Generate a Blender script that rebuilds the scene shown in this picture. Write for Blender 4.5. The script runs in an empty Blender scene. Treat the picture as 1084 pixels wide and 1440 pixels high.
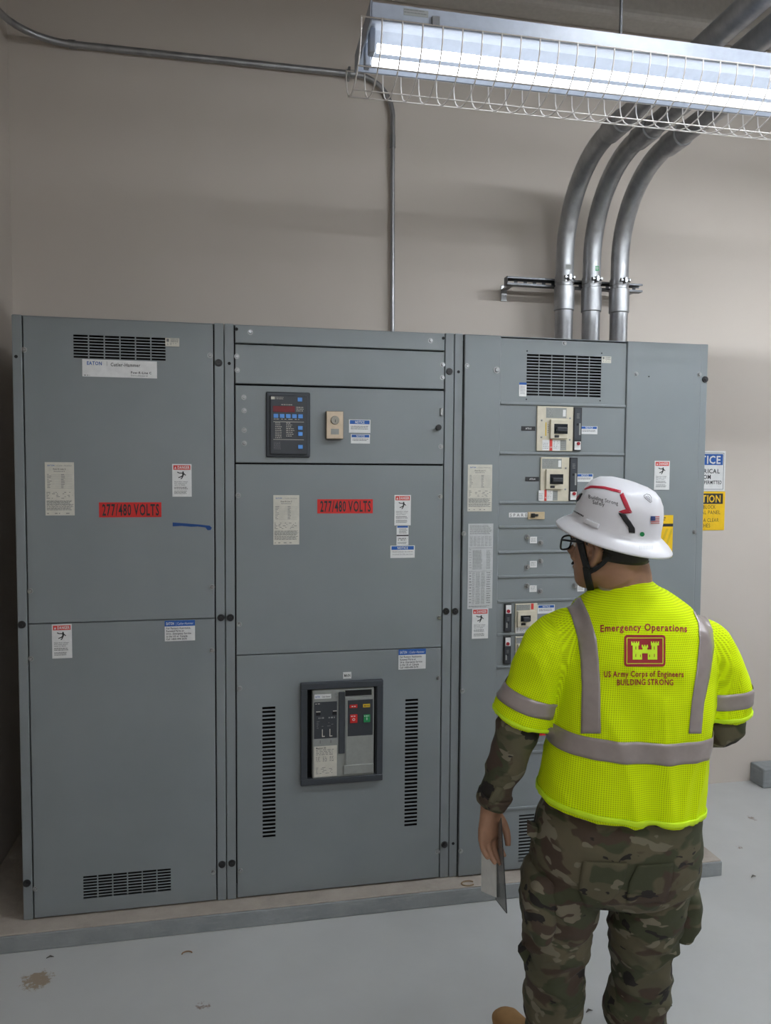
import bpy, bmesh, math, random
import numpy as np
from mathutils import Vector, Matrix, noise
from mathutils.bvhtree import BVHTree
random.seed(4)
SC = bpy.context.scene
COL = SC.collection

# ---------------------------------------------------------------- camera
FPX, IW, IH = 1062.0, 1084.0, 1440.0
YAW, PIT, ROL = 0.19585, 0.05473, 0.00655
CAM = Vector((0.80288, -3.00719, 1.79523))
_f = Vector((math.sin(YAW)*math.cos(PIT), math.cos(YAW)*math.cos(PIT), -math.sin(PIT)))
_r0 = Vector((math.cos(YAW), -math.sin(YAW), 0)); _u0 = _r0.cross(_f)
_r = math.cos(ROL)*_r0 + math.sin(ROL)*_u0
_u = -math.sin(ROL)*_r0 + math.cos(ROL)*_u0
cd = bpy.data.cameras.new('camera'); cam = bpy.data.objects.new('camera', cd); COL.objects.link(cam)
cd.sensor_fit = 'VERTICAL'; cd.sensor_height = 36.0; cd.lens = FPX/IH*36.0; cd.clip_start = 0.05
M = Matrix((( _r.x, _u.x, -_f.x, CAM.x), (_r.y, _u.y, -_f.y, CAM.y), (_r.z, _u.z, -_f.z, CAM.z), (0, 0, 0, 1)))
cam.matrix_world = M
SC.camera = cam
# ---------------------------------------------------------------- world and exposure
wd = bpy.data.worlds.new('world'); SC.world = wd; wd.use_nodes = True
wd.node_tree.nodes['Background'].inputs[0].default_value = (0.8, 0.85, 1, 1)
wd.node_tree.nodes['Background'].inputs[1].default_value = 0.02
SC.view_settings.view_transform = 'Standard'; SC.view_settings.look = 'None'
SC.view_settings.gamma = 1.0; SC.view_settings.use_curve_mapping = False
SC.view_settings.exposure = 0.0
TUBE_POWER = 5.5           # emission of the fluorescent tubes in view
RIGHT_FILL_POWER = 64.0    # added fill luminaire, unseen beyond the right edge
BACK_FILL_POWER = 62.0     # added fill luminaire, unseen behind the viewer, left
BACK2_FILL_POWER = 20.0  # added fill luminaire, unseen behind the viewer, right
NEAR_FILL_POWER = 125.0     # added fill luminaire, unseen just above the frame

# ---------------------------------------------------------------- photo geometry: rays onto real planes
def ray(px, py):
    return (_f + _r*((px-IW/2)/FPX) - _u*((py-IH/2)/FPX)).normalized()
def U(px, py, y):                       # the point of the plane y = const seen at (px, py)
    d = ray(px, py); return CAM + d*((y-CAM.y)/d.y)
def UZ(px, py, z):
    d = ray(px, py); return CAM + d*((z-CAM.z)/d.z)
def F(px, py):                          # on the switchboard front: (x, z)
    p = U(px, py, 0.0); return p.x, p.z

# ---------------------------------------------------------------- materials
def nodes(name):
    m = bpy.data.materials.new(name); m.use_nodes = True
    nt = m.node_tree; return m, nt, nt.nodes['Principled BSDF']
def N(nt, typ, **kw):
    n = nt.nodes.new(typ)
    for k, v in kw.items(): setattr(n, k, v)
    return n
def objco(nt, scale=(1, 1, 1)):
    tc = N(nt, 'ShaderNodeTexCoord'); mp = N(nt, 'ShaderNodeMapping')
    mp.inputs['Scale'].default_value = scale
    nt.links.new(tc.outputs['Object'], mp.inputs['Vector']); return mp.outputs['Vector']
def noise_fac(nt, vec, scale, detail=3, rough=0.55):
    n = N(nt, 'ShaderNodeTexNoise'); n.inputs['Scale'].default_value = scale
    n.inputs['Detail'].default_value = detail; n.inputs['Roughness'].default_value = rough
    nt.links.new(vec, n.inputs['Vector']); return n.outputs['Fac']
def ramp(nt, fac, stops, interp='LINEAR'):
    r = N(nt, 'ShaderNodeValToRGB'); r.color_ramp.interpolation = interp
    el = r.color_ramp.elements
    while len(el) < len(stops): el.new(0.5)
    for e, (p, c) in zip(el, stops):
        e.position = p; e.color = (c, c, c, 1) if not isinstance(c, (tuple, list)) else (*c, 1)
    nt.links.new(fac, r.inputs['Fac']); return r.outputs['Color']
def mixc(nt, fac, a, b):
    m = N(nt, 'ShaderNodeMix', data_type='RGBA')
    if hasattr(fac, 'links'): nt.links.new(fac, m.inputs[0])
    else: m.inputs[0].default_value = fac
    for i, v in ((6, a), (7, b)):
        if hasattr(v, 'links'): nt.links.new(v, m.inputs[i])
        else: m.inputs[i].default_value = (*v, 1)
    return m.outputs[2]
def bump(nt, b, fac, strength, dist=0.01):
    n = N(nt, 'ShaderNodeBump'); n.inputs['Strength'].default_value = strength; n.inputs['Distance'].default_value = dist
    nt.links.new(fac, n.inputs['Height']); nt.links.new(n.outputs['Normal'], b.inputs['Normal'])
def srgb(r, g, b):
    def c(v):
        v /= 255.0; return v/12.92 if v <= 0.04045 else ((v+0.055)/1.055)**2.4
    return (c(r), c(g), c(b))
_mc = {}
def plain(name, col, rough=0.5, metal=0.0, var=0.06, scale=40.0, **kw):
    if name in _mc: return _mc[name]
    m, nt, b = nodes(name)
    f = noise_fac(nt, objco(nt), scale)
    lo = tuple(max(0, c*(1-var)) for c in col); hi = tuple(min(1, c*(1+var)) for c in col)
    nt.links.new(ramp(nt, f, [(0.3, lo), (0.7, hi)]), b.inputs['Base Color'])
    b.inputs['Roughness'].default_value = rough; b.inputs['Metallic'].default_value = metal
    for k, v in kw.items(): b.inputs[k].default_value = v
    _mc[name] = m; return m

def mat_gray():
    m, nt, b = nodes('gray enamel')
    v = objco(nt); f = noise_fac(nt, v, 3.0, 5)
    c = ramp(nt, f, [(0.3, (0.200, 0.221, 0.229)), (0.7, (0.222, 0.243, 0.250))])
    s = noise_fac(nt, objco(nt, (60, 60, 3)), 1.0, 2)
    c2 = mixc(nt, ramp(nt, s, [(0.72, 0.0), (0.85, 0.25)]), c, (0.16, 0.17, 0.17))
    nt.links.new(c2, b.inputs['Base Color']); b.inputs['Roughness'].default_value = 0.42
    bump(nt, b, noise_fac(nt, objco(nt), 420, 2), 0.05, 0.002)
    return m
GRAY = mat_gray()
DARK = plain('black interior', (0.006, 0.006, 0.007), 0.8)
ZINC = plain('zinc plated steel', (0.36, 0.365, 0.37), 0.36, 0.9)
BLACKP = plain('black plastic', (0.012, 0.012, 0.014), 0.4)
CHAR = plain('charcoal plastic', (0.032, 0.036, 0.043), 0.45)
SLATE = plain('slate plastic', (0.038, 0.044, 0.052), 0.5)
LGRAY = plain('light gray plastic', (0.27, 0.28, 0.262), 0.5)
CREAM = plain('cream moulding', (0.62, 0.57, 0.45), 0.5)
WHITE = plain('white sticker', (0.72, 0.72, 0.71), 0.55)
PAPER = plain('off white label', (0.60, 0.575, 0.50), 0.6)
SHEETM = plain('printed gray sheet', (0.52, 0.53, 0.53), 0.6)
INK = plain('black ink', (0.02, 0.02, 0.022), 0.6)
GRINK = plain('gray ink', (0.16, 0.16, 0.16), 0.6)
RED = plain('red sticker', (0.55, 0.015, 0.012), 0.5)
SRED = plain('danger red', (0.60, 0.05, 0.04), 0.5)
BLUE = plain('sign blue', (0.01, 0.09, 0.36), 0.5)
LBLUE = plain('key blue', (0.10, 0.30, 0.72), 0.45)
YEL = plain('sign yellow', (0.80, 0.50, 0.008), 0.5)
AMBER = plain('amber flag', (0.62, 0.42, 0.02), 0.5)
GREEN = plain('green button', (0.01, 0.24, 0.07), 0.4)
TAPE = plain('blue painters tape', (0.008, 0.055, 0.21), 0.7)
LEDRED = plain('dark red display', (0.16, 0.004, 0.012), 0.25)
BRONZE = plain('beige anodised plate', (0.56, 0.45, 0.33), 0.4, 0.3)

def mat_conduit(name, lo, hi, rough):
    m, nt, b = nodes(name)
    f = noise_fac(nt, objco(nt, (1, 1, 0.5)), 14, 6, 0.65)
    nt.links.new(ramp(nt, f, [(0.3, lo), (0.7, hi)]), b.inputs['Base Color'])
    b.inputs['Metallic'].default_value = 0.85
    nt.links.new(ramp(nt, noise_fac(nt, objco(nt), 30, 4), [(0.3, rough-0.07), (0.7, rough+0.12)]), b.inputs['Roughness'])
    return m
GALV = mat_conduit('galvanised conduit', (0.30, 0.305, 0.315), (0.47, 0.475, 0.485), 0.42)
EMT = mat_conduit('thin steel conduit', (0.30, 0.30, 0.31), (0.44, 0.44, 0.45), 0.38)

def mat_wall():
    m, nt, b = nodes('beige painted wall')
    f = noise_fac(nt, objco(nt), 1.3, 4)
    nt.links.new(ramp(nt, f, [(0.3, (0.525, 0.470, 0.415)), (0.7, (0.560, 0.503, 0.446))]), b.inputs['Base Color'])
    b.inputs['Roughness'].default_value = 0.75
    bump(nt, b, noise_fac(nt, objco(nt), 120, 3), 0.08, 0.004)
    return m
WALLM = mat_wall()
CEILM = plain('grey green ceiling', (0.30, 0.29, 0.26), 0.8)
BEAMM = plain('pale concrete beam', (0.52, 0.49, 0.45), 0.8)

def spot(nt, centre, radius, nscale, lo, hi):
    """worn patch: noise threshold inside a soft radius around one place on the floor"""
    tc = N(nt, 'ShaderNodeTexCoord')
    d = N(nt, 'ShaderNodeVectorMath', operation='DISTANCE'); d.inputs[1].default_value = centre
    nt.links.new(tc.outputs['Object'], d.inputs[0])
    mr = N(nt, 'ShaderNodeMapRange'); mr.inputs['From Min'].default_value = 0; mr.inputs['From Max'].default_value = radius
    mr.inputs['To Min'].default_value = 1; mr.inputs['To Max'].default_value = 0
    nt.links.new(d.outputs['Value'], mr.inputs['Value'])
    n = noise_fac(nt, objco(nt), nscale, 5, 0.7)
    mu = N(nt, 'ShaderNodeMath', operation='MULTIPLY'); nt.links.new(mr.outputs[0], mu.inputs[0]); nt.links.new(n, mu.inputs[1])
    return ramp(nt, mu.outputs[0], [(lo, 0.0), (hi, 1.0)])
def mat_floor():
    m, nt, b = nodes('grey painted floor')
    f = noise_fac(nt, objco(nt), 1.6, 6, 0.6)
    c = ramp(nt, f, [(0.3, (0.43, 0.43, 0.412)), (0.7, (0.49, 0.49, 0.472))])
    s = noise_fac(nt, objco(nt, (1, 2.6, 1)), 9, 6, 0.75)
    c = mixc(nt, ramp(nt, s, [(0.66, 0.0), (0.76, 0.35)]), c, (0.22, 0.21, 0.19))
    s2 = noise_fac(nt, objco(nt, (1.4, 1, 1)), 42, 3, 0.6)
    c = mixc(nt, ramp(nt, s2, [(0.77, 0.0), (0.81, 0.5)]), c, (0.20, 0.185, 0.16))
    p = UZ(52, 1378, 0)
    c = mixc(nt, spot(nt, (p.x, p.y, 0), 0.13, 45, 0.30, 0.36), c, (0.31, 0.245, 0.175))
    for q, r in (((285, 1414), 0.09), ((1055, 1150), 0.10), ((1040, 1192), 0.07)):
        p = UZ(*q, 0); c = mixc(nt, spot(nt, (p.x, p.y, 0), r, 40, 0.40, 0.46), c, (0.24, 0.185, 0.15))
    nt.links.new(c, b.inputs['Base Color'])
    nt.links.new(ramp(nt, noise_fac(nt, objco(nt), 7, 4), [(0.3, 0.33), (0.7, 0.5)]), b.inputs['Roughness'])
    bump(nt, b, noise_fac(nt, objco(nt), 26, 4), 0.10, 0.004)
    return m
FLOORM = mat_floor()
def mat_pad(name, lo, hi, wear):
    m, nt, b = nodes(name)
    f = noise_fac(nt, objco(nt), 7, 6, 0.65)
    c = ramp(nt, f, [(0.3, lo), (0.7, hi)])
    s = noise_fac(nt, objco(nt, (6, 6, 40)), 1.5, 5, 0.7)
    c = mixc(nt, ramp(nt, s, [(0.52, 0.0), (0.70, 0.55)]), c, wear)
    nt.links.new(c, b.inputs['Base Color']); b.inputs['Roughness'].default_value = 0.7
    bump(nt, b, noise_fac(nt, objco(nt), 45, 5), 0.35, 0.006)
    return m
PADTOP = mat_pad('bare concrete top', (0.33, 0.285, 0.24), (0.42, 0.37, 0.315), (0.27, 0.24, 0.205))
PADSIDE = mat_pad('grey painted curb', (0.20, 0.215, 0.22), (0.27, 0.285, 0.285), (0.33, 0.34, 0.34))

# ---------------------------------------------------------------- mesh helpers
class B:
    """collects shapes into one mesh"""
    def __init__(s): s.bm = bmesh.new()
    def quad(s, *ps): s.bm.faces.new([s.bm.verts.new(p) for p in ps]); return s
    def box(s, x0, x1, y0, y1, z0, z1, bev=0.0, seg=1):
        b2 = bmesh.new(); bmesh.ops.create_cube(b2, size=1.0)
        for v in b2.verts: v.co = Vector(((x0+x1)/2+v.co.x*(x1-x0), (y0+y1)/2+v.co.y*(y1-y0), (z0+z1)/2+v.co.z*(z1-z0)))
        if bev > 0: bmesh.ops.bevel(b2, geom=b2.edges[:], offset=bev, segments=seg, affect='EDGES', profile=0.5)
        return s.add(b2)
    def add(s, b2, mat=None):
        if mat is not None: bmesh.ops.transform(b2, matrix=mat, verts=b2.verts[:])
        vm = {v: s.bm.verts.new(v.co) for v in b2.verts}
        for f in b2.faces:
            try: s.bm.faces.new([vm[v] for v in f.verts])
            except ValueError: pass
        b2.free(); return s
    def cyl(s, a, b, r, n=16, r2=None, bev=0.0):
        a, b = Vector(a), Vector(b); d = b-a; b2 = bmesh.new()
        bmesh.ops.create_cone(b2, cap_ends=True, segments=n, radius1=r, radius2=r if r2 is None else r2, depth=d.length)
        if bev: bmesh.ops.bevel(b2, geom=[e for e in b2.edges if abs(e.verts[0].co.z-e.verts[1].co.z) < 1e-6], offset=bev, segments=2, affect='EDGES')
        return s.add(b2, Matrix.Translation((a+b)/2) @ d.to_track_quat('Z', 'Y').to_matrix().to_4x4())
    def tube(s, pts, r, n=12, closed=False):
        pts = [Vector(p) for p in pts]; rings = []; k = len(pts); up = None
        for i, p in enumerate(pts):
            t = (pts[(i+1) % k]-pts[i-1]) if closed else (pts[min(i+1, k-1)]-pts[max(i-1, 0)])
            t.normalize()
            if up is None:
                up = Vector((0, 0, 1)) if abs(t.z) < 0.9 else Vector((1, 0, 0))
            up = (up-t*up.dot(t)).normalized(); w = t.cross(up)
            rr = r[i] if isinstance(r, (list, tuple)) else r
            rings.append([s.bm.verts.new(p+up*(rr*math.cos(a))+w*(rr*math.sin(a))) for a in [2*math.pi*j/n for j in range(n)]])
        for i in range(k if closed else k-1):
            A, C = rings[i], rings[(i+1) % k]
            for j in range(n): s.bm.faces.new((A[j], A[(j+1) % n], C[(j+1) % n], C[j]))
        if not closed:
            s.bm.faces.new(rings[0][::-1]); s.bm.faces.new(rings[-1])
        return s
    def prism(s, poly, y0, y1):         # polygon in (x, z) between two y
        f = [s.bm.verts.new((x, y0, z)) for x, z in poly]; g = [s.bm.verts.new((x, y1, z)) for x, z in poly]
        s.bm.faces.new(f); s.bm.faces.new(g[::-1]); n = len(poly)
        for i in range(n): s.bm.faces.new((f[i], g[i], g[(i+1) % n], f[(i+1) % n]))
        return s
    def build(s, name, mat, parent=None, smooth=False, angle=None):
        bmesh.ops.recalc_face_normals(s.bm, faces=s.bm.faces[:])
        me = bpy.data.meshes.new(name); s.bm.to_mesh(me); s.bm.free()
        return link(name, me, mat, parent, smooth, angle)
def link(name, me, mat, parent=None, smooth=False, angle=None):
    o = bpy.data.objects.new(name, me); COL.objects.link(o)
    for m_ in (mat if isinstance(mat, (list, tuple)) else [mat]): me.materials.append(m_)
    if parent is not None: par(o, parent)
    if smooth or angle:
        me.polygons.foreach_set('use_smooth', [True]*len(me.polygons))
        if angle:
            e = bmesh.new(); e.from_mesh(me)
            for ed in e.edges:
                if len(ed.link_faces) == 2 and ed.calc_face_angle() > angle: ed.smooth = False
            e.to_mesh(me); e.free()
    return o
def par(o, parent):
    o.parent = parent; o.matrix_parent_inverse = Matrix.Translation(parent.location).inverted()
def thing(name, label, cat, loc=(0, 0, 0), group=None):
    o = bpy.data.objects.new(name, None); COL.objects.link(o); o.location = loc; o.empty_display_size = 0.05
    return tag(o, label, cat, group)
def tag(o, label, cat, group=None):
    o['label'] = label; o['category'] = cat
    if group: o['group'] = group
    return o
def structure(o): o['kind'] = 'structure'; return o
def dup(o, loc, parent):
    c = o.copy(); COL.objects.link(c); c.parent = parent
    c.matrix_parent_inverse = Matrix.Translation(parent.location).inverted(); c.location = loc; return c

# ---------------------------------------------------------------- lettering
_gl = {}
def glyphs(bold):
    if bold in _gl: return _gl[bold]
    out = {}
    for ch in 'ABCDEFGHIJKLMNOPQRSTUVWXYZabcdefghijklmnopqrstuvwxyz0123456789/.,-|':
        cu = bpy.data.curves.new('g', 'FONT'); cu.body = ch; cu.resolution_u = 2; cu.fill_mode = 'FRONT'
        cu.offset = 0.022 if bold else 0.0
        o = bpy.data.objects.new('g', cu); COL.objects.link(o)
        dg = bpy.context.evaluated_depsgraph_get(); me = o.evaluated_get(dg).to_mesh()
        vs = [(v.co.x, v.co.y) for v in me.vertices]; fs = [tuple(p.vertices) for p in me.polygons]
        o.evaluated_get(dg).to_mesh_clear(); bpy.data.objects.remove(o); bpy.data.curves.remove(cu)
        out[ch] = (vs, fs, (max(v[0] for v in vs) + 0.075) if vs else 0.3)
    out[' '] = ([], [], 0.30)
    _gl[bold] = out; return out
def text_geo(s, bold=False):
    g = glyphs(bold); V = []; Fc = []; x = 0
    for ch in s:
        vs, fs, adv = g.get(ch, g['-']); n = len(V)
        V += [(a+x, b) for a, b in vs]; Fc += [tuple(i+n for i in f) for f in fs]; x += adv
    return V, Fc, x-0.05
CAPH = 0.69
glyphs(False); glyphs(True)

class Sheet:
    """a flat printed thing facing -y: base plate plus print of several inks, in (u right, v down) 0..1"""
    def __init__(s, x0, z0, x1, z1, y):
        s.x0, s.z0, s.w, s.h, s.y = min(x0, x1), max(z0, z1), abs(x1-x0), abs(z0-z1), y; s.ink = {}
    def _b(s, m): return s.ink.setdefault(m.name, (m, B(), []))[1]
    def P(s, u, v, lay=1): return (s.x0+u*s.w, s.y-0.0003*lay, s.z0-v*s.h)
    def rect(s, m, u0, v0, u1, v1, lay=1):
        s._b(m).quad(s.P(u0, v0, lay), s.P(u1, v0, lay), s.P(u1, v1, lay), s.P(u0, v1, lay)); return s
    def poly(s, m, pts, lay=1):
        s._b(m).quad(*[s.P(u, v, lay) for u, v in pts]); return s
    def text(s, m, t, u0, u1, v, hv, bold=False, align='L', lay=2, fit=False):
        V, Fc, w = text_geo(t, bold); k = hv*s.h/CAPH; kx = k
        W = (u1-u0)*s.w
        if fit or w*k > W: kx = W/w
        off = {'L': 0, 'C': (W-w*kx)/2, 'R': W-w*kx}[align]
        b = s._b(m); vs = [b.bm.verts.new((s.x0+u0*s.w+off+a*kx, s.y-0.0003*lay, s.z0-v*s.h+c*k)) for a, c in V]
        for f in Fc:
            try: b.bm.faces.new([vs[i] for i in f])
            except ValueError: pass
        return s
    def lines(s, m, u0, u1, v0, v1, n, fill=0.45, gap=0.0, lay=1, ragged=0.15):
        """rows of print too small to read"""
        for i in range(n):
            va = v0+(v1-v0)*i/n; vb = va+(v1-v0)/n*fill; u = u0; e = u1-random.random()*ragged*(u1-u0)
            while u < e:
                wd_ = (0.03+0.09*random.random())*(u1-u0+0.2); s.rect(m, u, va, min(u+wd_, e), vb, lay); u += wd_+0.015+gap*random.random()
        return s
    def done(s, name, mat, parent, label=None, t=0.0008, sub=True, names=None):
        b = B(); b.box(s.x0, s.x0+s.w, s.y, s.y+t, s.z0-s.h, s.z0)
        o = b.build(name, mat, parent)
        if label: o['label'] = label
        for k, (m, bb, _) in s.ink.items():
            bb.build((names or {}).get(k, 'lettering' if 'ink' in k else 'printed_band'), m, o if sub else parent)['kind'] = 'stuff'
        return o
def sheet_px(x0, y0, x1, y1, yy=-0.0055):
    a = F(x0, y0); b = F(x1, y1); return Sheet(a[0], a[1], b[0], b[1], yy)

# ---------------------------------------------------------------- the room
XL, XR, YB, YF, ZC = -0.21, 7.4, 0.8168, -5.2, 4.30
structure(B().box(XL-0.1, XR+0.1, YF-0.1, YB+0.1, -0.1, 0.0).build('floor', FLOORM))
structure(B().box(XL-0.1, XR+0.1, YB, YB+0.1, 0.0, ZC).build('wall_back', WALLM))
structure(B().box(XL-0.1, XL, YF, YB, 0.0, ZC).build('wall_left', WALLM))
structure(B().box(XR, XR+0.1, YF, YB, 0.0, ZC).build('wall_right', WALLM))
structure(B().box(XL-0.1, XR+0.1, YF-0.1, YF, 0.0, ZC).build('wall_front', WALLM))
structure(B().box(XL-0.1, XR+0.1, YF-0.1, YB+0.1, ZC, ZC+0.1).build('ceiling', CEILM))
structure(B().box(XL+0.02, XR-0.02, YB-0.16, YB, 4.12, ZC, 0.03, 3).build('trim_1', BEAMM))

PADZ = 0.0708
pad = thing('concrete_pad', 'low concrete housekeeping pad with grey painted edge under the grey switchboard', 'concrete pad', (1.4, -0.08, 0))
B().box(XL+0.002, 2.923, -0.0878, YB-0.02, 0.0, PADZ-0.006, 0.003).build('curb', PADSIDE, pad)
B().box(XL+0.002, 2.920, -0.0840, YB-0.02, PADZ-0.006, PADZ, 0.002).build('pad_top', PADTOP, pad)
cb = tag(B().box(U(1074, 1077, 0.70).x, U(1074, 1077, 0.70).x+0.35, 0.70, YB-0.002, 0.0, 0.115, 0.008, 2).build('concrete_curb', PADSIDE), 'small grey painted concrete curb at the foot of the back wall, right edge', 'curb')

# ---------------------------------------------------------------- switchboard
TOPZ, BOTZ = PADZ+2.286, PADZ
S0, S1, S2, S3 = 0.0, 0.7605, 1.6822, 2.8373
def screw_mesh():
    b = B(); b.cyl((0, 0, 0), (0, -0.0015, 0), 0.0105, 14); b.cyl((0, -0.0015, 0), (0, -0.0055, 0), 0.0070, 12, 0.0050)
    o = b.build('screw', ZINC, None, angle=0.6); COL.objects.unlink(o); return o
def plug_mesh():
    b = B(); b.cyl((0, 0, 0), (0, -0.006, 0), 0.0145, 18, 0.0125); b.cyl((0, -0.006, 0), (0, -0.009, 0), 0.0055, 10)
    o = b.build('post_plug', BLACKP, None, angle=0.6); COL.objects.unlink(o); return o
def hole_mesh():
    b = B(); b.cyl((0, 0.0005, 0), (0, -0.0012, 0), 0.0062, 12); o = b.build('bolt_hole', DARK, None); COL.objects.unlink(o); return o
SCREW, PLUG, HOLE = screw_mesh(), plug_mesh(), hole_mesh()
def put(proto, px, py, parent, y=-0.004):
    p = F(px, py); return dup(proto, (p[0], y, p[1]), parent)

def panel(name, x0, x1, z0, z1, parent, y=-0.004, holes=(), c=0.0025, depth=0.02, mat=None):
    """sheet steel cover with a rolled edge and real punched slots"""
    X = sorted({round(v, 5) for v in [x0+c, x1-c]+[h[0] for h in holes]+[h[1] for h in holes]})
    Z_ = sorted({round(v, 5) for v in [z0+c, z1-c]+[h[2] for h in holes]+[h[3] for h in holes]})
    bm = bmesh.new(); V = {}
    def v(i, j):
        if (i, j) not in V: V[(i, j)] = bm.verts.new((X[i], y, Z_[j]))
        return V[(i, j)]
    solid = {}
    for i in range(len(X)-1):
        cx = (X[i]+X[i+1])/2; hs = [h for h in holes if h[0] < cx < h[1]]
        for j in range(len(Z_)-1):
            cz = (Z_[j]+Z_[j+1])/2; solid[(i, j)] = not any(h[2] < cz < h[3] for h in hs)
    for (i, j), ok in solid.items():
        if ok: bm.faces.new((v(i, j), v(i+1, j), v(i+1, j+1), v(i, j+1)))
    W = {}
    def back(k):
        if k not in W: W[k] = bm.verts.new((X[k[0]], y+0.002, Z_[k[1]]))
        return W[k]
    for (i, j), ok in solid.items():
        if not ok: continue
        for (di, dj), a, b in (((-1, 0), (i, j), (i, j+1)), ((1, 0), (i+1, j), (i+1, j+1)), ((0, -1), (i, j), (i+1, j)), ((0, 1), (i, j+1), (i+1, j+1))):
            q = (i+di, j+dj)
            if q in solid and not solid[q]: bm.faces.new((v(*a), v(*b), back(b), back(a)))
    O = [(x0, z0), (x1, z0), (x1, z1), (x0, z1)]; I = [v(0, 0), v(len(X)-1, 0), v(len(X)-1, len(Z_)-1), v(0, len(Z_)-1)]
    A = [bm.verts.new((x, y+c, z)) for x, z in O]; D = [bm.verts.new((x, y+depth, z)) for x, z in O]
    for k in range(4):
        n = (k+1) % 4
        bm.faces.new((I[k], I[n], A[n], A[k])); bm.faces.new((A[k], A[n], D[n], D[k]))
    me = bpy.data.meshes.new(name); bm.normal_update(); bm.to_mesh(me); bm.free()
    return link(name, me, mat or GRAY, parent)
def slots(x0, x1, z0, z1, cols, rows, fx=0.92, fz=0.66):
    out = []; px = (x1-x0)/(cols-1+fx) if cols > 1 else (x1-x0); pz = (z1-z0)/(rows-1+fz)
    w = px*fx if cols > 1 else px
    for i in range(cols):
        for j in range(rows):
            out.append((x0+i*px, x0+i*px+w, z0+j*pz, z0+j*pz+pz*fz))
    return out
def vent_px(tl, br, cols, rows, **k):
    a = F(*tl); b = F(*br); return slots(a[0], b[0], b[1], a[1], cols, rows, **k)

def enclosure(sec, xa, xb):
    b = B(); t = 0.003; d = 0.74; e = 0.0015
    b.box(xa+e, xb-e, 0.012, d, TOPZ-t, TOPZ).box(xa+e, xb-e, 0.03, d, BOTZ+0.0005, BOTZ+t)
    b.box(xa+e, xa+e+t, 0.012, d, BOTZ+t, TOPZ-t).box(xb-e-t, xb-e, 0.012, d, BOTZ+t, TOPZ-t)
    b.box(xa+e+t, xb-e-t, d-t, d, BOTZ+t, TOPZ-t)
    b.build('enclosure', GRAY, sec)
    B().box(xa+0.01, xb-0.01, 0.10, 0.104, BOTZ+0.01, TOPZ-0.01).build('dark_backing', DARK, sec)  # black sheet behind the slots, painting in the unlit interior
def post(sec, xa, xb):
    B().box(xa+0.0015, xb-0.0015, -0.002, 0.03, BOTZ+0.001, TOPZ, 0.003, 2).build('post', GRAY, sec)
G = 0.003

# --- stickers
def danger(parent, x0, y0, x1, y1, yy=-0.0055):
    s = sheet_px(x0, y0, x1, y1, yy)
    s.rect(SRED, 0.06, 0.035, 0.94, 0.175); s.text(WHITE, 'DANGER', 0.27, 0.90, 0.145, 0.085, True, 'L', fit=True)
    s.poly(WHITE, [(0.11, 0.145), (0.165, 0.07), (0.22, 0.145)], 2)
    def limb(*p, w=0.028):
        for (a, b), (c, d) in zip(p, p[1:]):
            dx, dy = (c-a)*s.w, (d-b)*s.h; L = math.hypot(dx, dy); nx, ny = -dy/L*w*s.w*0.9, dx/L*w*s.w*0.9
            s.poly(INK, [(a+nx/s.w, b+ny/s.h), (c+nx/s.w, d+ny/s.h), (c-nx/s.w, d-ny/s.h), (a-nx/s.w, b-ny/s.h)])
    limb((0.26, 0.245), (0.36, 0.275), (0.55, 0.275)); limb((0.55, 0.27), (0.70, 0.345))
    limb((0.56, 0.26), (0.56, 0.35), (0.50, 0.385), w=0.05); limb((0.54, 0.37), (0.42, 0.395), (0.32, 0.415)); limb((0.54, 0.375), (0.50, 0.43), (0.44, 0.455))
    s.poly(INK, [(0.53, 0.225), (0.59, 0.225), (0.60, 0.26), (0.52, 0.26)])
    s.text(GRINK, 'Hazardous voltage.', 0.10, 0.86, 0.555, 0.032, True); s.text(GRINK, 'Will cause severe', 0.10, 0.86, 0.605, 0.032, True); s.text(GRINK, 'injury or death.', 0.10, 0.86, 0.655, 0.032, True)
    s.lines(GRINK, 0.10, 0.82, 0.70, 0.79, 2, 0.5); s.lines(GRINK, 0.10, 0.82, 0.82, 0.93, 3, 0.5)
    return s.done('danger_label', WHITE, parent, 'white danger label with red header', names={'danger red': 'header_band', 'white sticker': 'heading', 'black ink': 'pictogram', 'gray ink': 'lettering'})
def data_label(parent, x0, y0, x1, y1, yy=-0.0055):
    s = sheet_px(x0, y0, x1, y1, yy)
    s.text(BLUE, 'EATON', 0.09, 0.33, 0.075, 0.026, True, fit=True); s.text(GRINK, '| Cutler-Hammer', 0.38, 0.93, 0.075, 0.024, False, fit=True)
    s.text(INK, 'Pow-R-Line C', 0.28, 0.72, 0.142, 0.026, True, fit=True); s.text(GRINK, 'Switchboard', 0.30, 0.68, 0.18, 0.022, True, fit=True)
    for i in range(9):
        v = 0.225+0.031*i
        s.rect(GRINK, 0.07, v, 0.07+0.06+0.1*random.random(), v+0.010); s.rect(GRINK, 0.55, v, 0.62+0.06*random.random(), v+0.010); s.rect(GRINK, 0.20, v+0.012, 0.94, v+0.0145)
    s.lines(GRINK, 0.04, 0.96, 0.56, 0.70, 5, 0.34, 0.3); s.lines(GRINK, 0.04, 0.97, 0.72, 0.82, 6, 0.55); s.lines(GRINK, 0.04, 0.97, 0.83, 0.91, 4, 0.5); s.lines(GRINK, 0.05, 0.9, 0.955, 0.975, 1, 0.7, 0.2)
    return s.done('data_label', PAPER, parent, 'tall cream data label', names={'sign blue': 'heading', 'black ink': 'title', 'gray ink': 'lettering'})
def volts(parent, x0, y0, x1, y1, yy=-0.0055):
    s = sheet_px(x0, y0, x1, y1, yy); s.text(INK, '277/480 VOLTS', 0.05, 0.965, 0.87, 0.74, True, fit=True)
    return s.done('voltage_label', RED, parent, 'red label reading 277/480 VOLTS')
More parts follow.
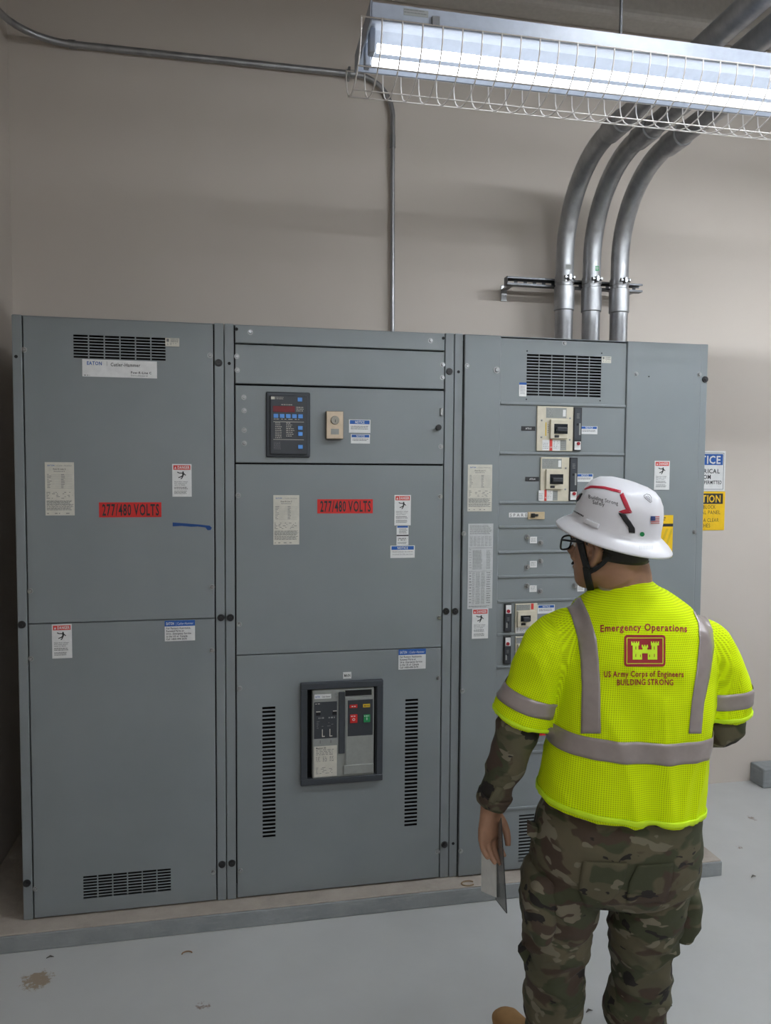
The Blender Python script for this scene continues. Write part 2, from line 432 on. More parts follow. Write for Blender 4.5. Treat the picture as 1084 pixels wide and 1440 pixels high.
def notice(parent, x0, y0, x1, y1, lines=2, yy=-0.0055, big=None):
    s = sheet_px(x0, y0, x1, y1, yy)
    s.rect(BLUE, 0.04, 0.05, 0.96, 0.34); s.text(WHITE, 'NOTICE', 0.28, 0.72, 0.29, 0.19, True, 'C', fit=True)
    if big:
        for i, t in enumerate(big): s.text(GRINK, t, 0.08, 0.92, 0.55+0.21*i, 0.12, False, 'C', fit=True)
    else: s.lines(GRINK, 0.08, 0.92, 0.48, 0.78, lines, 0.45)
    return s.done('notice_label', WHITE, parent, 'small white notice label with blue header', names={'sign blue': 'header_band', 'white sticker': 'heading', 'gray ink': 'lettering'})
def factory(parent, x0, y0, x1, y1):
    s = sheet_px(x0, y0, x1, y1)
    s.rect(BLUE, 0.0, 0.0, 1, 0.28); s.text(WHITE, 'EATON', 0.05, 0.31, 0.21, 0.13, True, fit=True); s.text(WHITE, '| Cutler-Hammer', 0.37, 0.95, 0.21, 0.12, False, fit=True)
    for i, (t, u) in enumerate((('For Factory Assistance,', 0.86), ('Renewal Parts or', 0.64), ('24 hr. Emergency Service', 0.87), ('in the US or Canada', 0.75), ('Call 1-800-498-2678', 0.72))):
        s.text(INK, t, 0.05, u, 0.42+0.13*i, 0.088, True, fit=True)
    return s.done('service_label', WHITE, parent, 'white service label with blue header', names={'sign blue': 'header_band', 'white sticker': 'heading', 'black ink': 'lettering'})
def cert(parent, x0, y0, x1, y1):
    s = sheet_px(x0, y0, x1, y1); s.lines(GRINK, 0.36, 0.95, 0.08, 0.55, 3, 0.5); s.lines(GRINK, 0.12, 0.85, 0.6, 0.92, 2, 0.4, 0.4); s.rect(GRINK, 0.08, 0.1, 0.26, 0.45)
    return s.done('certification_label', PAPER, parent, 'small cream certification label')
def minis(parent, x0, y0, x1, y1):
    s = sheet_px(x0, y0, x1, y1); s.rect(BLUE, 0.05, 0.0, 0.95, 0.09); s.lines(GRINK, 0.2, 0.9, 0.14, 0.42, 4, 0.5)
    s.rect(INK, 0.0, 0.46, 1, 0.53); s.lines(GRINK, 0.12, 0.88, 0.62, 0.78, 2, 0.7, 0.1); s.lines(GRINK, 0.08, 0.92, 0.84, 0.95, 2, 0.5)
    return s.done('instruction_label', WHITE, parent, 'narrow white instruction label', names={'sign blue': 'header_band', 'black ink': 'divider', 'gray ink': 'lettering'})

# ================= section 1
s1 = thing('switchboard_section', 'grey switchboard section at the left with blue tape strip and vents top and bottom', 'switchboard', (0.38, 0.0, BOTZ), 'switchboard sections in a row')
enclosure(s1, S0, S1); post(s1, S0, 0.0375); post(s1, 0.7225, S1)
zs = F(40, 877.5)[1]; xa, xb = 0.0375+G, 0.7225-G
panel('cover_panel', xa, xb, zs+G/2, TOPZ-0.004, s1, holes=vent_px((103.1, 470.5), (233, 507.5), 6, 8))
panel('cover_panel', xa, xb, BOTZ+0.006, zs-G/2, s1, holes=vent_px((117.1, 1231.8), (240.5, 1251.5), 6, 8))
for q in ((34.5, 492), (295.4, 500), (43, 830.8), (298.3, 825), (44, 925.8), (298, 914), (50, 1249), (300, 1225.7)): put(SCREW, *q, s1)
for q in ((30.7, 878.3), (38, 1241.6), (307.4, 510.3), (310.7, 868.6), (312.2, 1215.2)): put(PLUG, *q, s1, -0.002)
put(HOLE, 22.8, 501.5, s1, -0.002)
cert(s1, 232.6, 475.4, 252.3, 488)
s = sheet_px(115.9, 505.2, 221.0, 532.5); s.text(BLUE, 'EATON', 0.06, 0.26, 0.32, 0.20, True, fit=True); s.rect(GRINK, 0.325, 0.08, 0.329, 0.36); s.text(GRINK, 'Cutler-Hammer', 0.375, 0.775, 0.36, 0.20, True, fit=True)
s.text(INK, 'Pow-R-Line C', 0.645, 0.925, 0.76, 0.13, True, fit=True); s.text(GRINK, 'Switchboard', 0.645, 0.87, 0.92, 0.10, False, fit=True); s.lines(GRINK, 0.02, 0.1, 0.9, 0.96, 1, 0.8)
s.done('nameplate', WHITE, s1, 'white nameplate below the top vent', names={'sign blue': 'heading', 'gray ink': 'lettering', 'black ink': 'title'})
data_label(s1, 63.3, 649.8, 105.5, 724.6); danger(s1, 242.2, 652.5, 269.7, 698.4); volts(s1, 139.4, 706.4, 227.2, 727)
tp = [F(*q) for q in ((242.8, 734.6), (262, 736), (280, 737.5), (295, 739.2), (298, 742), (296, 745.2), (292, 745.4), (289, 741.6), (278, 740.2), (269, 740.6), (256, 739.4), (243, 740))]
o = B().prism(tp, -0.0052, -0.0041).build('tape_strip', TAPE, s1); o['label'] = 'torn strip of blue tape'
danger(s1, 73.2, 877.8, 102, 924.6); factory(s1, 231.6, 872.6, 274.4, 900)

# ================= section 2
s2 = thing('switchboard_section', 'grey switchboard section in the middle with black power meter and main breaker', 'switchboard', (1.22, 0.0, BOTZ), 'switchboard sections in a row')
enclosure(s2, S1, S2); post(s2, S1, 0.7995); post(s2, 1.642, S2)
xa, xb = 0.7995+G, 1.642-G
z1, z2, z3, z4 = F(331, 483)[1], F(332, 540.3)[1], F(333, 651.6)[1], F(333, 921.7)[1]
panel('trim_panel', xa, xb, z1+0.002, TOPZ-0.003, s2, y=-0.007)
panel('blank_panel', xa, xb, z2+0.003, z1-0.003, s2)
panel('meter_door', xa, xb, z3+0.003, z2-0.004, s2, y=-0.006)
panel('cover_panel', xa, xb, z4+G/2, z3-0.003, s2)
bx0, bz1 = F(424, 960.5); bx1, bz0 = F(534.5, 1094)
panel('cover_panel', xa, xb, BOTZ+0.006, z4-G/2, s2, holes=vent_px((368.7, 993.9), (387.4, 1175.8), 1, 34, fz=0.6)+vent_px((569.6, 983), (586.0, 1160), 1, 34, fz=0.6)+[(bx0+0.022, bx1-0.022, bz0+0.022, bz1-0.022)])
for q in ((352, 467.6), (604.8, 479.4)): put(SCREW, *q, s2, -0.007)
for q in ((332.6, 463.2), (622.6, 476)): put(HOLE, *q, s2, -0.007)
for q in ((333, 501.3), (333.6, 520.7), (622, 513), (621.6, 531), (334.9, 696.7), (618.7, 698.3), (336.5, 877.6), (617, 868.5), (337, 967.5), (616.3, 953.3), (338, 1223.4), (614.9, 1196.7)): put(SCREW, *q, s2)
for q in ((343, 558.8), (343.3, 577.5), (343.4, 605), (343.6, 623.4), (619.3, 628)): put(SCREW, *q, s2, -0.006)
for q in ((323.8, 868.5), (326, 1213.5), (631.6, 522.5), (627, 859.5), (624.6, 1187.3)): put(PLUG, *q, s2, -0.002)
put(HOLE, 322.3, 511.2, s2, -0.002)
x, z = F(614.8, 601.4); b = B(); b.cyl((x, -0.006, z), (x, -0.026, z), 0.010, 16, 0.012, 0.002); b.build('door_knob', BLACKP, s2, angle=0.6)
x, z = F(620, 579.5); B().box(x-0.006, x+0.006, -0.014, -0.006, z-0.016, z+0.016, 0.002).build('latch', ZINC, s2)
cert(s2, 579, 468, 596.2, 480.6)
# power meter
x0, z1m = F(373.8, 551); x1, z0m = F(435.6, 643.6)
mt = B().box(x0, x1, -0.016, -0.006, z0m, z1m, 0.006, 3).build('power_meter', SLATE, s2); mt['label'] = 'black power meter with red display and blue keys'
fx0, fz1 = F(379.0, 556); fx1, fz0 = F(431.6, 639.6)
B().box(fx0, fx1, -0.026, -0.016, fz0, fz1, 0.004, 2).build('faceplate', CHAR, mt)
s = Sheet(fx0, fz1, fx1, fz0, -0.0262)
def key(u, v, w=0.125, h=0.068):
    b = B(); a = s.P(u, v); c = s.P(u+w, v+h); b.box(a[0], c[0], -0.0295, -0.0262, c[2], a[2], 0.0012); b.build('key', LBLUE, mt)
for i in range(5): key(0.095+0.163*i, 0.318)
key(0.73, 0.035); key(0.74, 0.515); key(0.74, 0.615); key(0.745, 0.835)
a = s.P(0.08, 0.185); c = s.P(0.66, 0.285); B().box(a[0], c[0], -0.0272, -0.0262, c[2], a[2], 0.0004).build('display', LEDRED, mt)
s.rect(PAPER, 0.03, 0.03, 0.13, 0.075); s.lines(PAPER, 0.15, 0.36, 0.035, 0.085, 2, 0.35); s.lines(PAPER, 0.3, 0.62, 0.155, 0.175, 1, 0.5)
s.lines(PAPER, 0.70, 0.90, 0.195, 0.285, 3, 0.35); s.lines(PAPER, 0.1, 0.86, 0.40, 0.415, 1, 0.6, 0.05)
s.rect(PAPER, 0.09, 0.445, 0.90, 0.452); s.rect(PAPER, 0.09, 0.745, 0.90, 0.752)
for i in range(9):
    v = 0.465+0.031*i; s.lines(PAPER, 0.14, 0.33, v, v+0.03, 1, 0.34, ragged=0.3)
    if i < 8: s.lines(PAPER, 0.43, 0.66, v, v+0.03, 1, 0.34, ragged=0.5)
s.lines(GRINK, 0.1, 0.3, 0.79, 0.92, 7, 0.5)
for k, (m_, bb, _) in s.ink.items(): bb.build('lettering', m_, mt)['kind'] = 'stuff'
# key switch box
kx0, kz1 = F(457.3, 578.6); kx1, kz0 = F(481.5, 618.0)
kb = B().box(kx0, kx1, -0.030, -0.006, kz0, kz1, 0.003, 2).build('key_switch', plain('brown steel box', (0.23, 0.19, 0.14), 0.45, 0.3), s2); kb['label'] = 'beige key switch plate'
B().box(kx0+0.002, kx1-0.002, -0.0325, -0.030, kz0+0.002, kz1-0.002, 0.001).build('switch_plate', BRONZE, kb)
cx = (kx0+kx1)/2; zz = kz1-0.036
B().box(kx0+0.009, kx1-0.009, -0.0335, -0.0325, kz1-0.066, kz1-0.010, 0.0004).build('key_surround', BRONZE, kb)
b = B(); b.cyl((cx, -0.0335, zz), (cx, -0.043, zz), 0.0175, 22, 0.016, 0.001); b.build('key_barrel', plain('worn brass grey', (0.22, 0.21, 0.18), 0.35, 0.8), kb, angle=0.6)
B().box(cx-0.0015, cx+0.0015, -0.0436, -0.043, zz-0.009, zz+0.002).build('keyway', DARK, kb)
B().box(cx-0.016, cx+0.016, -0.0332, -0.0325, kz0+0.018, kz0+0.040).build('switch_tag', LGRAY, kb)
notice(s2, 490.3, 590, 520.3, 609, 3, -0.0075); notice(s2, 493, 610.6, 519.6, 624, 2, -0.0075)
data_label(s2, 384.2, 696.2, 420.6, 765.4); volts(s2, 446, 702, 523.8, 721.6); danger(s2, 554.3, 696, 577, 738.6)
minis(s2, 557.3, 739.6, 573.8, 766.4); notice(s2, 548.6, 767.2, 582.6, 784, 2, big=('Instruction booklet', 'located in this section'))
factory(s2, 560, 913, 598, 939.6)
s = sheet_px(482.2, 944.8, 493.7, 953.6); s.text(INK, 'MAIN', 0.12, 0.88, 0.72, 0.42, True, fit=True); s.done('name_tag', WHITE, s2)
# main breaker in its frame
def ring_frame(x0, x1, z0, z1, w, y0, y1):
    b = B(); b.box(x0, x1, y0, y1, z1-w, z1, 0.002).box(x0, x1, y0, y1, z0, z0+w, 0.002).box(x0, x0+w, y0, y1, z0+w, z1-w, 0.002).box(x1-w, x1, y0, y1, z0+w, z1-w, 0.002); return b
x0, zt = F(422.3, 959.3); x1, zb_ = F(536.3, 1093.8)
mb = ring_frame(x0, x1, zb_, zt, 0.026, -0.026, -0.004).build('main_breaker', SLATE, s2); mb['label'] = 'draw-out main breaker in a dark frame with red and green buttons'
b = B(); b.box(x0+0.01, x1-0.01, 0.045, 0.05, zb_+0.01, zt-0.01); b.box(x0+0.02, x0+0.026, -0.006, 0.05, zb_+0.02, zt-0.02).box(x1-0.026, x1-0.02, -0.006, 0.05, zb_+0.02, zt-0.02).box(x0+0.02, x1-0.02, -0.006, 0.05, zb_+0.02, zb_+0.026).box(x0+0.02, x1-0.02, -0.006, 0.05, zt-0.026, zt-0.02)
b.build('breaker_recess', DARK, mb)
gx0, gz1 = F(438.2, 968.5); gx1, gz0 = F(524.5, 1087)
B().box(gx0, gx1, -0.022, 0.03, gz0, gz1, 0.008, 3).build('breaker_face', LGRAY, mb)
s = Sheet(gx0, gz1, gx1, gz0, -0.0222)
def blk(name, m_, u0, v0, u1, v1, t=0.003, bev=0.001, y=-0.022, parent=mb):
    a = s.P(u0, v0); c = s.P(u1, v1); return B().box(a[0], c[0], y-t, y, c[2], a[2], bev).build(name, m_, parent)
blk('trip_unit', CHAR, 0.03, 0.135, 0.395, 0.545, 0.002)
blk('charging_handle', SLATE, 0.42, 0.03, 0.52, 0.725, 0.006, 0.002)
blk('handle_slot', DARK, 0.525, 0.02, 0.955, 0.085, 0.0006, 0.0002)
blk('control_face', LGRAY, 0.53, 0.095, 0.985, 0.97, 0.004, 0.004)
blk('control_panel', CHAR, 0.565, 0.13, 0.97, 0.535, 0.0008, 0.0003, -0.026)
blk('status_flag', RED, 0.595, 0.18, 0.72, 0.218, 0.001, 0.0002, -0.0268); blk('status_flag', AMBER, 0.81, 0.18, 0.925, 0.218, 0.001, 0.0002, -0.0268)
blk('push_button', RED, 0.60, 0.29, 0.72, 0.385, 0.004, 0.001, -0.0268)['label'] = 'red push button'
blk('push_button', GREEN, 0.82, 0.30, 0.925, 0.385, 0.004, 0.001, -0.0268)['label'] = 'green push button'
blk('lower_cover', LGRAY, 0.50, 0.86, 0.985, 0.965, 0.0065, 0.002, -0.022)
blk('rating_plate', PAPER, 0.03, 0.63, 0.395, 0.975, 0.0008, 0.0002)
blk('brand_plate', WHITE, 0.035, 0.05, 0.30, 0.10, 0.0008, 0.0002)
a = s.P(0.385, 0.065); b = B(); b.cyl((a[0], -0.022, a[2]), (a[0], -0.0245, a[2]), 0.006, 14); b.build('lock_pin', ZINC, mb)
L3 = 4
s.text(BLUE, 'EATON', 0.05, 0.12, 0.086, 0.020, True, fit=True, lay=L3); s.text(GRINK, 'Cutler-Hammer', 0.155, 0.29, 0.086, 0.018, True, fit=True, lay=L3)
s.text(INK, 'Magnum DS', 0.06, 0.22, 0.66, 0.018, True, fit=True, lay=L3); s.lines(GRINK, 0.06, 0.36, 0.67, 0.74, 4, 0.35, lay=L3)
for c_ in range(3): s.lines(GRINK, 0.06+0.11*c_, 0.13+0.11*c_, 0.75, 0.81, 4, 0.45, lay=L3)
s.lines(GRINK, 0.06, 0.36, 0.87, 0.95, 5, 0.3, 0.1, lay=L3)
s.lines(PAPER, 0.05, 0.15, 0.15, 0.16, 1, 0.7, lay=9); s.rect(DARK, 0.06, 0.245, 0.13, 0.285, 9); s.rect(DARK, 0.32, 0.245, 0.39, 0.285, 9); s.rect(PAPER, 0.06, 0.237, 0.13, 0.247, 9); s.rect(PAPER, 0.33, 0.237, 0.39, 0.247, 9)
s.lines(LGRAY, 0.10, 0.19, 0.305, 0.325, 1, 0.8, lay=9); s.lines(LGRAY, 0.26, 0.37, 0.305, 0.325, 1, 0.8, lay=9); s.lines(LGRAY, 0.07, 0.36, 0.35, 0.44, 5, 0.18, 0.25, lay=9)
for u in (0.155, 0.275): s.rect(PAPER, u, 0.44, u+0.012, 0.525, 9); s.rect(PAPER, u, 0.515, u+0.045, 0.525, 9)
for u in (0.12, 0.29): s.rect(GRINK, u, 0.565, u+0.015, 0.60, 2)
s.text(WHITE, 'O', 0.635, 0.69, 0.358, 0.028, True, lay=31); s.rect(WHITE, 0.868, 0.33, 0.877, 0.358, 31); s.lines(WHITE, 0.615, 0.70, 0.303, 0.315, 1, 0.8, lay=31); s.lines(WHITE, 0.83, 0.91, 0.308, 0.32, 1, 0.8, lay=31); s.lines(WHITE, 0.625, 0.70, 0.194, 0.208, 1, 0.8, lay=22); s.lines(INK, 0.83, 0.91, 0.194, 0.208, 1, 0.8, lay=22)
for k, (m_, bb, _) in s.ink.items(): bb.build('lettering', m_, mb)['kind'] = 'stuff'

# ================= section 3
s3 = thing('switchboard_section', 'grey switchboard section at the right, stacked feeder breaker panels, three conduits entering its top', 'switchboard', (2.26, 0.0, BOTZ), 'switchboard sections in a row')
enclosure(s3, S2, S3); post(s3, S2, 1.7205); post(s3, 2.7995, S3)
for q in ((639.7, 859.5), (990.7, 533.7)): put(PLUG, *q, s3, -0.002)
for q in ((644.4, 523), (636.9, 1185.8)): put(HOLE, *q, s3, -0.002)
GY = -0.012
gl0, gl1, gr0, gr1 = 1.7205+G, 1.879, 2.447, 2.7995-G
panel('gutter_cover', gl0, gl1, BOTZ+0.006, TOPZ-0.003, s3, y=GY); panel('gutter_cover', gr0, gr1, BOTZ+0.006, TOPZ-0.003, s3, y=GY)
ma, mbx = gl1+0.001, gr0-0.001
ys = [475.5, 567.5, 637.5, 707, 741.2, 776.7, 811.3, 845.6, 891.8, 937.6, 993, 1049, 1060, 1138, 1222]
zl = [F(701, v)[1] for v in ys]; zl[0] = TOPZ-0.010; zl[-1] = BOTZ+0.008
for i in range(len(zl)-1):
    hs = ()
    if i == 0: hs = vent_px((740.3, 497.8), (843.9, 558.9), 6, 14, fx=0.94, fz=0.66)
    if i == len(zl)-2:
        a = F(729.3, 1145.7); hs = slots(a[0], a[0]+0.30, zl[-1]+0.03, a[1], 4, 15, fx=0.92, fz=0.55)
    panel('feeder_panel', ma, mbx, zl[i+1]+0.0006, zl[i]-0.001, s3, y=-0.004, holes=hs, c=0.001)
    if i: # folded upper flange of each feeder panel
        B().box(ma, mbx, -0.0105, -0.0043, zl[i]-0.004, zl[i]+0.007, 0.0026, 3).build('panel_flange', GRAY, s3)
for q in ((651, 750), (649, 970.6), (655.5, 515), (646.5, 1194.6), (892.3, 526.5), (981, 526.8), (974, 747.8)): put(SCREW, *q, s3, GY)
o = put(SCREW, 697, 520.9, s3, GY); o.scale = (1.35, 1.35, 1.35)
put(SCREW, 793, 482.8, s3)
for q in ((740.5, 493.8), (845.3, 497), (739.5, 561.6), (843, 563.6)): o = put(HOLE, *q, s3, -0.004); o.scale = (0.45, 1, 0.45)
o = put(HOLE, 910.2, 530, s3, GY); o.scale = (0.5, 1, 0.5)
YM = -0.0055
cert(s3, 845.6, 501.2, 858.4, 511)
s = sheet_px(729.3, 538, 739.4, 557.7); s.rect(BLUE, 0.0, 0.0, 1, 0.16); s.lines(GRINK, 0.15, 0.9, 0.25, 0.9, 6, 0.3); s.done('notice_label', WHITE, s3, names={'sign blue': 'header_band'})

def breaker(plate, trip, frame, window, notice_r, tag_r, tag_t, screws, redx, wide):
    """moulded case feeder breaker standing proud of its panel"""
    x0, z1 = F(*plate[:2]); x1, z0 = F(*plate[2:])
    br = B().box(x0, x1, -0.012, -0.004, z0, z1, 0.0015).build('feeder_breaker', CREAM, s3); br['label'] = 'cream moulded feeder breaker with dark trip unit'
    a, c = F(*trip[:2]); d, e = F(*trip[2:4])
    B().box(a, d, -0.016, -0.004, e, c, 0.0015).build('trip_unit', BLACKP, br)
    t = Sheet(a, c, d, e, -0.0163)
    up = trip[4] if len(trip) > 4 else False
    va, vb, wa, wb = (0.02, 0.76, 0.79, 0.985) if not up else (0.36, 0.97, 0.03, 0.34)
    t.rect(SLATE if not up else CHAR, 0.14, va, 0.88, vb); t.rect(WHITE, 0.16, wa, 0.92, wb, 1)
    t.lines(LGRAY, 0.35, 0.7, va+0.12, va+0.25, 4, 0.35, lay=2); t.rect(DARK, 0.35, (va+vb)/2-0.02, 0.6, (va+vb)/2+0.03, 2)
    t.rect(LGRAY, 0.66 if not up else 0.2, va+0.33*(vb-va)+0.1, 0.86 if not up else 0.42, vb-0.12, 2)
    for k, (m_, bb, _) in t.ink.items(): bb.build('trip_unit_face', m_, br)['kind'] = 'stuff'
    p = t.P(0.60 if not up else 0.5, wa+0.25*(wb-wa) if not up else wa+0.72*(wb-wa), 3); b = B(); b.cyl((p[0], -0.0163, p[2]), (p[0], -0.0205, p[2]), 0.0072, 16); b.build('trip_button', plain('trip red', (0.32, 0.01, 0.02), 0.4), br)
    fa, fc = F(*frame[:2]); fd, fe = F(*frame[2:])
    B().box(fa, fd, -0.024, -0.012, fe, fc, 0.002, 2).build('handle_escutcheon', CREAM, br)
    wa_, wc = F(*window[:2]); wd_, we = F(*window[2:])
    B().box(wa_, wd_, -0.0246, -0.024, we, wc, 0.0002).build('handle_window', plain('smoked window', (0.012, 0.016, 0.022), 0.15), br)
    hz = (wc+we)/2; B().box(wa_+0.008, wd_-0.008, -0.040, -0.0246, hz-0.012, hz+0.006, 0.003, 2).build('toggle', CHAR, br)
    B().box(wa_+0.002, wa_+0.022, -0.0252, -0.024, we-0.016, we-0.006, 0.0002).build('handle_tag', INK, br)
    s = Sheet(x0, z1, x1, z0, -0.0123); q = redx
    if not up:
        s.rect(LGRAY, 0.24 if wide else 0.04, 0.03, 0.80 if wide else 0.72, 0.26); s.lines(GRINK, 0.27 if wide else 0.07, 0.45, 0.06, 0.25, 5, 0.25, 0.05, lay=2); s.rect(WHITE, 0.70 if wide else 0.6, 0.07, 0.78 if wide else 0.70, 0.22, 2)
        s.rect(SRED, q, 0.735, q+0.075, 0.99); s.rect(WHITE, q+0.08, 0.75, q+0.29, 0.99); s.rect(LGRAY, q+0.29, 0.75, q+0.46, 0.98)
        s.lines(GRINK, q+0.11, q+0.25, 0.78, 0.96, 5, 0.3, 0.05, lay=2); s.lines(GRINK, q+0.31, q+0.43, 0.78, 0.95, 4, 0.3, lay=2); s.rect(WHITE, q-0.20, 0.75, q-0.01, 0.985); s.lines(GRINK, q-0.18, q-0.03, 0.82, 0.97, 4, 0.3, lay=2)
        s.text(WHITE, 'EATON', q+0.012, q+0.065, 0.93, 0.03, True, lay=2)
        if wide: s.rect(AMBER, 0.225, 0.36, 0.255, 0.66); s.lines(GRINK, 0.29, 0.33, 0.4, 0.62, 5, 0.5, lay=1)
    else:
        s.rect(LGRAY, 0.03, 0.03, 0.66, 0.22); s.rect(SRED, 0.70, 0.0, 0.82, 0.2); s.rect(WHITE, 0.02, 0.8, 0.97, 0.98); s.lines(GRINK, 0.06, 0.6, 0.05, 0.2, 4, 0.3, 0.05, lay=2); s.lines(GRINK, 0.06, 0.9, 0.82, 0.97, 4, 0.3, 0.05, lay=2)
    for k, (m_, bb, _) in s.ink.items(): bb.build('rating_label', m_, br)['kind'] = 'stuff'
    for q2 in screws:
        o = put(SCREW, *q2, br, -0.012); o.scale = (0.4, 0.6, 0.4)
    if notice_r: notice(s3, *notice_r)
    if tag_r:
        s = sheet_px(*tag_r); s.text(WHITE, tag_t, 0.3, 0.72, 0.68, 0.36, True, fit=True); s.done('circuit_tag', INK, s3, names={'white sticker': 'lettering'})
breaker((754, 571.3, 803.8, 634.8), (804.6, 573.4, 815, 633.6), (771.4, 590.2, 795.2, 617.2), (776, 596.4, 794.6, 610.6), (815.8, 599.2, 839, 610.8), (732.3, 599.4, 751.8, 606), 'ATS-5', ((760.2, 591.4), (759.6, 615), (799.7, 588.5), (799.4, 618.5)), 0.35, True)
breaker((759.0, 643.0, 798.2, 704.8), (798.8, 643.6, 809, 703.7), (765.2, 659.8, 788.8, 687.8), (770, 666.8, 788.4, 680.8), (810.2, 666.2, 832.8, 677.6), (738, 670.5, 757, 676.8), 'ATS-4', ((793.8, 658.4), (793, 688), (783.3, 646.6)), 0.14, False)
breaker((723.4, 848.6, 753.6, 889), (708, 848.8, 717.2, 887.4, True), (725.4, 858.4, 750.2, 879.6), (729.2, 864.2, 743.2, 872.2), (755.4, 850.6, 779, 862), None, '', (), 0.7, False)
breaker((723.8, 894.8, 754, 935), (707.3, 894.4, 716.4, 932.4, True), (726, 904.4, 750.6, 925.6), (729.8, 910.2, 743.6, 918.2), None, None, '', (), 0.7, False)
# spare breaker
s = sheet_px(715, 720.8, 741, 727.4); s.text(INK, 'S P A R E', 0.05, 0.97, 0.82, 0.62, False, fit=True); s.done('name_tag', WHITE, s3)
x0, z1 = F(741.4, 719.8); x1, z0 = F(764.6, 730)
sp = B().box(x0, x1, -0.009, -0.004, z0, z1, 0.001).build('spare_breaker', plain('tan moulding', (0.52, 0.41, 0.26), 0.5), s3)
b = B(); b.box(x0+0.012, x0+0.028, -0.020, -0.009, z0+0.008, z1-0.006, 0.002).box(x0+0.022, x0+0.045, -0.015, -0.009, z1-0.019, z1-0.009, 0.002).cyl((x0+0.018, -0.02, z0+0.014), (x0+0.018, -0.024, z0+0.014), 0.005, 10); b.build('toggle', BLACKP, sp)
# blank fillers with thumb screws and little white tags
def filler(px, py, flip):
    a = F(px, py); w, h = 0.072, 0.030
    o = B().box(a[0], a[0]+w, -0.0052, -0.004, a[1]-h, a[1], 0.0005).build('filler_plate', GRAY, s3)
    s = Sheet(a[0]+0.011, a[1]-0.001, a[0]+0.043, a[1]-0.029, -0.0062); s.lines(GRINK, 0.15, 0.85, 0.2, 0.85, 3, 0.4, 0.05); s.done('circuit_tag', WHITE, o, names={'gray ink': 'lettering'})
    for (u, v) in (((0.0, 0.002), (0.060, 0.026)) if not flip else ((0.060, 0.002), (0.0, 0.026))):
        c = o.copy; k = dup(SCREW, (a[0]+u, -0.005, a[1]-v), o); k.scale = (1.1, 2.0, 1.1)
for i, (py, fl) in enumerate(((754.4, 0), (788.4, 1), (822.8, 0))):
    filler(740.9 - 0.25*i, py, fl); filler(808.2 - 0.25*i, py-0.6, fl); filler(850 - 0.3*i, py-1, fl)
volts(s3, 741, 1013, 812, 1030.5, -0.0055)
cert(s3, 664, 641.8, 681.6, 653.2); 
YG = GY-0.0015
data_label(s3, 656.6, 653.2, 689.8, 718.8, YG)
s = sheet_px(657.2, 736.2, 690.4, 854.6, YG)
s.lines(GRINK, 0.06, 0.94, 0.02, 0.13, 8, 0.35); 
for c_ in range(6): s.lines(GRINK, 0.07+0.15*c_, 0.19+0.15*c_, 0.15, 0.27, 11, 0.4)
s.rect(GRINK, 0.03, 0.283, 0.97, 0.287); s.lines(GRINK, 0.05, 0.14, 0.30, 0.54, 8, 0.25); s.lines(GRINK, 0.19, 0.58, 0.31, 0.54, 22, 0.5); s.lines(GRINK, 0.74, 0.90, 0.31, 0.54, 20, 0.45)
s.rect(GRINK, 0.03, 0.555, 0.97, 0.558)
for u0, u1, n in ((0.06, 0.15, 11), (0.18, 0.29, 30), (0.32, 0.50, 26), (0.54, 0.70, 34), (0.76, 0.92, 14)): s.lines(GRINK, u0, u1, 0.57, 0.95, n, 0.45)
s.lines(GRINK, 0.05, 0.9, 0.965, 0.985, 2, 0.5)
s.done('instruction_sheet', SHEETM, s3, 'long white instruction sheet of fine print')
danger(s3, 662.6, 855.2, 684.6, 896.6, YG)
danger(s3, 918.2, 648, 938.4, 688.6, YG); minis(s3, 919.4, 689.4, 934, 716, )
s = sheet_px(902, 724.4, 942.6, 783, YG); s.rect(INK, 0.0, 0.20, 1, 0.27); s.lines(INK, 0.3, 0.8, 0.05, 0.15, 2, 0.5)
for i in range(4): s.poly(AMBER, [(0.1+0.2*i, 0.85), (0.18+0.2*i, 0.85), (0.45+0.2*i if 0.45+0.2*i < 1 else 1, 0.32), (0.37+0.2*i if i < 3 else 0.93, 0.32)])
s.rect(WHITE, 0.62, 0.91, 0.85, 0.98)
s.done('warning_sheet', YEL, s3, 'yellow warning sheet', names={'black ink': 'header_band', 'amber flag': 'stripes', 'white sticker': 'notice_box'})

# ---------------------------------------------------------------- wall signs
def wall_rect(x0, y0, x1, y1):
    a = U(x0, y0, YB-0.003); b = U(x1, y1, YB-0.003); return Sheet(a.x, a.z, b.x, b.z, YB-0.0035)
s = wall_rect(959, 633.6, 1018.6, 690.6)
s.rect(INK, 0.035, 0.045, 0.965, 0.96, 1); s.rect(WHITE, 0.045, 0.055, 0.955, 0.95, 2)
s.rect(BLUE, 0.06, 0.075, 0.94, 0.35, 3); s.text(WHITE, 'NOTICE', 0.055, 0.89, 0.315, 0.19, True, 'C', lay=4, fit=True)
s.text(INK, 'ELECTRICAL', 0.11, 0.875, 0.555, 0.105, True, 'C', lay=4, fit=True); s.text(INK, 'ROOM', 0.33, 0.67, 0.70, 0.105, True, 'C', lay=4, fit=True)
s.lines(INK, 0.08, 0.47, 0.76, 0.82, 1, 0.9, lay=4, ragged=0.02); s.text(INK, 'PERMITTED', 0.52, 0.925, 0.825, 0.085, True, 'C', lay=4, fit=True)
o = s.done('wall_sign', WHITE, None, t=0.003, names={'sign blue': 'header_band'}); tag(o, 'blue and white notice sign reading ELECTRICAL ROOM on the back wall', 'sign')
s = wall_rect(957, 691.2, 1018.0, 745.4)
s.rect(INK, 0.05, 0.05, 0.95, 0.32, 1); s.text(YEL, 'CAUTION', 0.10, 0.90, 0.275, 0.18, True, 'C', lay=2, fit=True)
